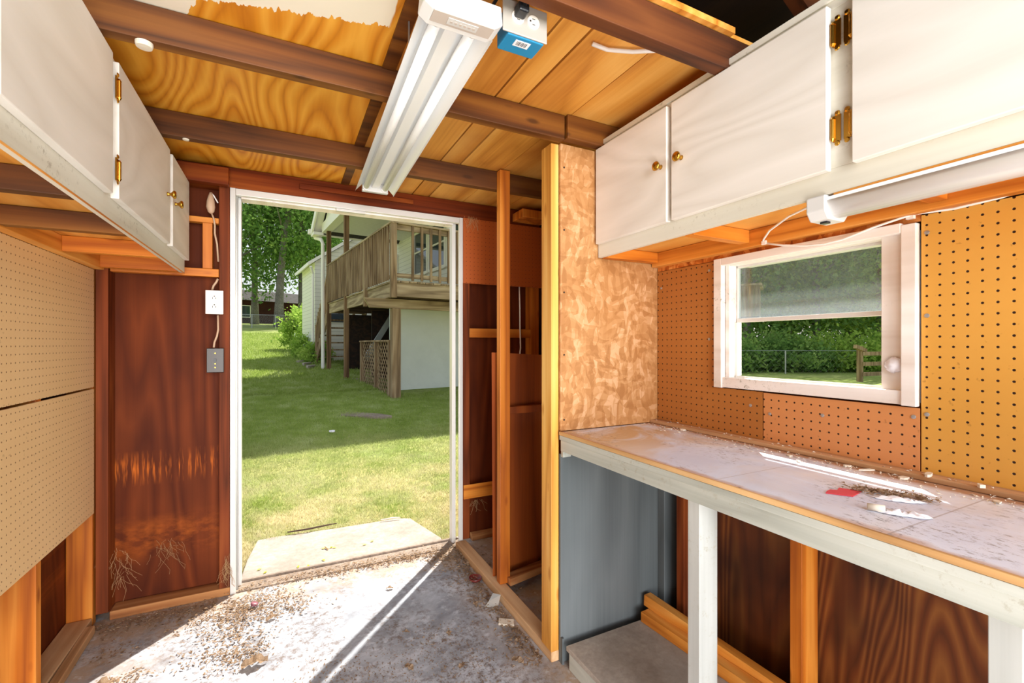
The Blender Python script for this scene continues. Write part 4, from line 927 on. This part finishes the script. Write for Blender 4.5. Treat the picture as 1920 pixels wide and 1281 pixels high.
# porch ceiling and roof (ridge across the deck)
PZ = 4.16
H_(box(-.10, XW-.001, .55, 5.25, PZ+.02, PZ+.05), 'porch_ceiling', 'soffit')
H_(box(XW, 9, -.2, 1.199, PZ+.02, PZ+.05), 'porch_ceiling', 'soffit')
H_(box(-.12, .08, .50, 5.3, PZ-.04, PZ+.20), 'porch_beam', 'white', bevel=.004)
yE0, yE1, yR, zE, zR = -.1, 5.6, 2.75, PZ-.0, PZ+1.72
for a, b in ((yE0, yR), (yE1, yR)):
    m = MB(); m.add([(-.28,a,zE),(9,a,zE),(9,b,zR),(-.28,b,zR),(-.28,a,zE+.10),(9,a,zE+.10),(9,b,zR+.10),(-.28,b,zR+.10)], [(0,3,2,1),(4,5,6,7),(0,1,5,4),(1,2,6,5),(2,3,7,6),(3,0,4,7)])
    H_(m, 'roof_slope', 'shingle')
    H_(MB().add([(-.27,a,zE-.02),(-.1,a,zE-.02),(-.1,b,zR-.02),(-.27,b,zR-.02),(-.27,a,zE-.005),(-.1,a,zE-.005),(-.1,b,zR-.005),(-.27,b,zR-.005)], [(0,3,2,1),(4,5,6,7),(0,1,5,4),(1,2,6,5),(2,3,7,6),(3,0,4,7)]), 'soffit', 'white')
    H_(MB().add([(-.33,a,zE-.10),(-.29,a,zE-.10),(-.29,b,zR-.10),(-.33,b,zR-.10),(-.33,a,zE+.12),(-.29,a,zE+.12),(-.29,b,zR+.12),(-.33,b,zR+.12)], [(0,3,2,1),(4,5,6,7),(0,1,5,4),(1,2,6,5),(2,3,7,6),(3,0,4,7)]), 'rake_board', 'white')
H_(MB().prism([(yE0+.5,PZ+.06),(yE1-.3,PZ+.06),(yR,zR-.08)], 'x', -.08, -.04), 'gable_wall', 'siding')
H_(box(-.32, -.08, 5.25, 5.62, PZ-.10, PZ-.03), 'eave_return', 'white')
gt = H_(MB().prism([(5.60,zE-.02),(5.74,zE-.02),(5.74,zE+.10),(5.60,zE+.10)], 'x', -.38, 9), 'gutter', 'white')
ds = H_(MB().tube([(-.22,5.67,zE-.02),(-.22,5.60,zE-.12),(-.14,5.25,zE-.22),(-.12,5.14,zE-.34),(-.12,5.12,.55)], .045, 8), 'downspout', 'white')
H_(MB().tube([(1.2,1.6,PZ+.0),(1.35,1.6,PZ-.08),(1.5,1.65,PZ-.12),(1.72,1.7,PZ-.15),(1.8,1.7,PZ-.3),(1.8,1.7,PZ-.6)], .05, 8), 'downspout', 'white')
H_(MB().prism([(.05,.4),(.05,3.68),(XW,5.1),(XW,.4)], 'y', 7.2, 9.5), 'side_wing', 'siding')
lab(H_(MB().prism([(-.16,3.54),(-.16,3.64),(XW,5.22),(XW,5.12)], 'y', 7.05, 9.6), 'side_roof', 'white'), 'white lower roof edge')
H_(MB().tube([(-.10,7.0,3.5),(-.02,7.12,3.3),(-.02,7.12,.9)], .04, 8), 'downspout', 'white')
H_(box(.35, .9, 7.15, 7.199, 1.9, 3.2), 'window', 'glassd')
# edging stones and slabs under the stairs
H_(MB().prism([(-.15,3.0),(.5,2.9),(.55,4.7),(-.1,4.9)], 'z', .3, .46), 'stone_edging', 'slab')

# ================================================================== VEGETATION, FENCES
def leafcloud(centres, per, spread, size, seed):
    r_ = random.Random(seed); vs = []; fs = []
    for (cx_, cy_, cz_) in centres:
        for k in range(per):
            x = r_.gauss(cx_, spread); y = r_.gauss(cy_, spread); z = r_.gauss(cz_, spread*.7)
            s_ = size*r_.uniform(.6, 1.3); a = Vector((r_.gauss(0,1), r_.gauss(0,1), r_.gauss(0,1))).normalized(); b = a.cross(Vector((r_.gauss(0,1), r_.gauss(0,1), r_.gauss(0,1)))).normalized()
            a = a*s_; b = b*s_*.55; i0 = len(vs); p = Vector((x,y,z))
            vs += [tuple(p-a), tuple(p-b), tuple(p+a), tuple(p+b)]; fs.append((i0, i0+1, i0+2, i0+3))
    return MB().add(vs, fs)
def tree(loc, H, tr, crown_r, crown_z0, ncl, per, spread, size, mat, label, seed, lean=(0,0), fork=None, name='tree', group='trees around the yard', rz=0):
    r_ = random.Random(seed); t = thing(name, label, 'tree', loc, group=group, rz=0, local=True)
    m = MB(); top = H*.85
    pts = [(lean[0]*u*u*H, lean[1]*u*H, u*top) for u in [i/7 for i in range(8)]]
    m.tube(pts, [tr*(1.25 if i == 0 else 1)*(1-.75*i/7) for i in range(8)], 10)
    tk = m.build('trunk', M['bark'], t, smooth=True)
    bm2 = MB()
    for k in range(9):
        u = r_.uniform(.38, .85); a = r_.uniform(0, 6.28); l = crown_r*r_.uniform(.5,.95); p = Vector((lean[0]*u*u*H, lean[1]*u*H, u*top))
        bm2.tube([p, p+Vector((math.cos(a)*l*.5, math.sin(a)*l*.5, l*.35)), p+Vector((math.cos(a)*l, math.sin(a)*l, l*.6))], [tr*.4*(1.1-u), tr*.25*(1.1-u), tr*.06], 6)
    if fork: bm2.tube([Vector(fork[0]), Vector(fork[1]), Vector(fork[2])], [tr*.5, tr*.4, tr*.2], 8)
    bm2.build('branches', M['bark'], t, smooth=True)
    cs = []
    for k in range(ncl):
        while True:
            x, y, z = r_.uniform(-1,1), r_.uniform(-1,1), r_.uniform(-1,1)
            if .25 < x*x+y*y+z*z < 1: break
        zz = (crown_z0+H)/2 + z*(H-crown_z0)/2
        cs.append((x*crown_r+lean[0]*(zz/H)**2*H, y*crown_r, zz))
    leafcloud(cs, per, spread, size, seed+1).build('foliage', M[mat], t)
    return t
def dirp(px, d):
    u = (px-960)/853; x = d*(.4478+u*.8942); y = d*(.8942-u*.4478); return (x, y, gz(x, y)-.05)
# through the doorway
tree(dirp(523, 43), 22, .42, 6.5, 5.0, 95, 95, .95, .20, 'leaf', 'large leaning forked oak with pale bark behind the chain-link fence', 41, lean=(.10, 0), fork=((.8,0,10),(2.2,0,13.5),(4.2,0,16.5)))
tree(dirp(566, 47), 21, .40, 6.0, 4.5, 80, 90, .95, .20, 'leaf', 'straight oak just right of the large leaning tree', 42)
tree(dirp(478, 50), 22, .38, 6.8, 3.2, 110, 90, 1.0, .22, 'leaf', 'dark forked tree at the left of the doorway view', 43, fork=((0,0,6),(1.6,0,9),(3.2,0,11)))
tree(dirp(445, 44), 18, .30, 5.5, 2.5, 90, 80, .9, .20, 'leaf', 'leafy tree at the far left edge of the doorway view', 44)
tree(dirp(600, 52), 20, .35, 6.5, 4.5, 80, 110, 1.0, .22, 'leaf', 'leafy tree hanging over the gutter corner of the house', 45)
# neighbour house
nb = thing('brick_house', 'dark brick neighbouring house behind the trees', 'house', dirp(520, 58), rz=R(26), local=True)
box(-7, 6, 0, 6, -1, 3.0).build('wall', M['brick'], nb)
MB().prism([(-.6,3.0),(6.6,3.0),(3,4.6)], 'x', -7.5, 6.5).build('roof', M['shingle'], nb)
for x in (-4.5, 2.2):
    f = box(x, x+1.3, -.06, -.001, .9, 2.4).build('window', M['white'], nb); box(x+.1, x+1.2, -.08, -.061, 1.0, 2.3).build('pane', M['glassd'], f)
# chain link fence in the doorway
fn = thing('chain_link_fence', 'low chain-link fence across the top of the lawn', 'fence', (0,0,0), local=True)
A = Vector(dirp(330, 37)); B = Vector(dirp(640, 42))
def wire_fence(par, A, B, h, npost, sp=.12, r=.007, rt=.022):
    for k in range(npost+1):
        p = A.lerp(B, k/npost); p.z = gz(p.x, p.y); MB().tube([p, p+Vector((0,0,h))], .03, 8).build('fence_post', M['galv'], par)
    a = A.copy(); b = B.copy(); a.z = gz(a.x,a.y)+h; b.z = gz(b.x,b.y)+h
    MB().tube([a, b], rt, 6).build('top_rail', M['galv'], par)
    m = MB(); Ln = (b-a).length; k = 0; nn = int(Ln/sp)
    for k in range(nn):
        for sg in (1,-1):
            u0, u1 = k/nn, (k+sg*int(h/sp))/nn
            if not 0 <= u1 <= 1: continue
            p = a.lerp(b, u0); q = a.lerp(b, u1); m.beam((p.x,p.y,p.z), (q.x,q.y,q.z-h), r*.6, r*.6)
    m.build('mesh_wire', M['galv'], par)
wire_fence(fn, A, B, 1.15, 7)
# shrubs by the stairs
def shrub(loc, rad, h, mat, label, seed, n=22, per=70, size=.06, grp='shrubs'):
    r_ = random.Random(seed); t = thing('shrub', label, 'shrub', loc, group=grp, local=True)
    cs = [(r_.uniform(-1,1)*rad, r_.uniform(-1,1)*rad, h*(.15+.8*r_.random())*(1 if r_.random() < .8 else 1.15)) for k in range(n)]
    leafcloud(cs, per, rad*.28, size, seed).build('foliage', M[mat], t)
    m = MB()
    for k in range(6): a = k*1.05; m.tube([(0,0,0),(math.cos(a)*rad*.4, math.sin(a)*rad*.4, h*.6)], [.02,.008], 5)
    m.build('stems', M['bark'], t); return t
shrub(dirp(566, 17.5), .55, 1.55, 'leaf2', 'tall bright yellow-green shrub beside the deck stairs', 51, 40, 80, .07)
shrub(dirp(592, 16.5), .5, 1.35, 'leaf2', 'bright green shrub touching the stair railing', 52, 34, 80, .06)
shrub(dirp(578, 14.5), .40, .75, 'leaf2', 'low green shrub in front of the taller shrubs', 53, 26, 80, .05)
shrub(dirp(590, 13.3), .35, .6, 'leaf2', 'low leafy shrub in front of the stair foot', 54, 24, 70, .05)
tag(box(0,0.6,0,.5,0,.7).build('utility_box', M['wallgrn'], bevel=.02), 'pale utility box at the top of the lawn beside the shrubs', 'box').location = dirp(545, 20)
for i, (px_, d_) in enumerate(((566, 13.2), (575, 12.6), (583, 12.0))):
    tag(ragged(0, 0, 0, .35, .12, .12, 9, 1.2, 60+i).build('edging_stone', M['slab']), ['farthest pale edging stone below the shrubs', 'middle pale edging stone below the shrubs', 'nearest pale edging stone below the shrubs'][i], 'stone', 'edging stones').location = dirp(px_, d_)
# bare soil patch by the lattice
tag(m_ := MB().prism([(.72,6.85),(.95,6.65),(1.2,6.45),(1.36,6.5),(1.25,6.75),(1.0,7.05),(.75,7.2)], 'z', .10, .285).build('soil_patch', M['soil']), 'bare soil patch in the shaded lawn in front of the lattice', 'soil', kind='stuff')
m_.location.z = -.068
# through the window
W = [(1330,30,14,'leaf'),(1400,27,13,'leaf'),(1465,30,15,'leaf2'),(1530,27,13,'leaf'),(1590,31,14,'leaf2'),(1650,27,13,'leaf2'),(1720,30,14,'leaf'),(1370,40,20,'leaf3'),(1480,42,20,'leaf3'),(1600,42,20,'leaf3'),(1720,42,20,'leaf3')]
wl = ['tree at the left edge of the window view','second tree from the left in the window view','tree behind the chain-link post seen through the window','dark-trunked tree in the middle of the window view','tree left of the rail fence seen through the window','yellow-green tree behind the rail fence','tree beyond the right edge of the window',
      'tall far tree behind the left of the window view','tall far tree behind the middle of the window view','tall far tree behind the rail fence','tall far tree behind the right jamb of the window']
pt = None; pf = None
for i, (px_, d_, h_, mt) in enumerate(W):
    big = h_ >= 20
    if i == 0: pt = tree(dirp(px_, d_), 14, .26, 5.2, .9, 120, 80, .75, .15, 'leaf', wl[i], 71, group='trees seen through the window'); o = pt
    elif i == 7: pf = tree(dirp(px_, d_), 20, .40, 8.0, 1.5, 110, 90, 1.3, .26, 'leaf', wl[i], 72, group='trees seen through the window'); o = pf
    else:
        o = copy_tree(pf if big else pt); o.location = dirp(px_, d_); o.rotation_euler.z = i*1.9; o['label'] = wl[i]
        if mt == 'leaf2':
            for ch in [c for c in COL.objects if c.parent == o and c.name.startswith('foliage')]:
                ch.data = ch.data.copy(); ch.data.materials[0] = M['leaf2']
ps = None
sl_ = ['leftmost dark bush of the hedge seen through the window','second dark bush of the hedge from the left','dark bush behind the chain-link post','dark bush right of the chain-link post','bush in the middle of the hedge','bush left of the rail fence post','bush behind the left of the rail fence','bush behind the right of the rail fence','bush beyond the right edge of the window']
for i, px_ in enumerate((1370, 1410, 1450, 1490, 1530, 1570, 1610, 1660, 1710)):
    if ps is None: ps = shrub(dirp(px_, 21), 1.2, 1.5, 'leaf', sl_[0], 81, 50, 60, .10, 'hedge bushes seen through the window'); o = ps
    else: o = copy_tree(ps); o.location = dirp(px_, 21+1.2*(i % 3)); o.rotation_euler.z = i*1.1; o['label'] = sl_[i]
    if i in (4, 5, 6, 7):
        for ch in [c for c in COL.objects if c.parent == o and c.name.startswith('foliage')]: ch.data = ch.data.copy(); ch.data.materials[0] = M['leaf2']
    s_ = .85+.3*((i*7) % 5)/5; o.scale = (s_, s_, s_)
f2 = thing('chain_link_fence', 'chain-link fence in front of the hedge seen through the window', 'fence', (0,0,0), local=True)
wire_fence(f2, Vector(dirp(1340, 20)), Vector(dirp(1612, 19)), 1.0, 2, .22, .0025, .009)
f3 = thing('rail_fence', 'weathered wooden post and rail fence seen through the window', 'fence', (0,0,0), local=True)
a = Vector(dirp(1612, 15.5)); b = Vector(dirp(1760, 17.5))
for k in range(3):
    p = a.lerp(b, k/2); MB().box(p.x-.07, p.x+.07, p.y-.07, p.y+.07, p.z, p.z+1.25).build('post', M['deck'], f3)
for h_ in (.3, .65, 1.0): MB().beam(a+Vector((0,-.08,h_)), b+Vector((0,-.08,h_)), .04, .13).build('rail', M['deck'], f3)
MB().beam(a+Vector((-.5,-.1,1.25)), a+Vector((.25,-.05,1.1)), .10, .12).build('cross_cap', M['deck'], f3)
# raised wooden enclosure at the left of the window
p = dirp(1380, 12)
pe = thing('wooden_playhouse', 'brown plank enclosure at the left edge of the window view', 'hut', (p[0], p[1], 0), rz=R(-57), local=True)
m = MB()
for k in range(9): m.box(-.62+k*.13, -.50+k*.13, 0, .02, 1.95, 2.75)
m.build('plank_wall', M['deck'], pe); box(.50, .53, 0, 1.2, 1.95, 2.75).build('side_wall', M['deck'], pe)
MB().box(-.7, .60, -.08, 1.3, 2.75, 2.80).build('roof_board', M['deckx'], pe); box(-.62, .53, 0, 1.2, 1.88, 1.95).build('floor_frame', M['deckd'], pe)
for x in (-.55, -.15):
    for y in (.03, 1.12): box(x, x+.09, y, y+.09, -.1, 1.88).build('leg', M['deck'], pe)
for o in list(COL.objects):
    if '_local' in o: del o['_local']
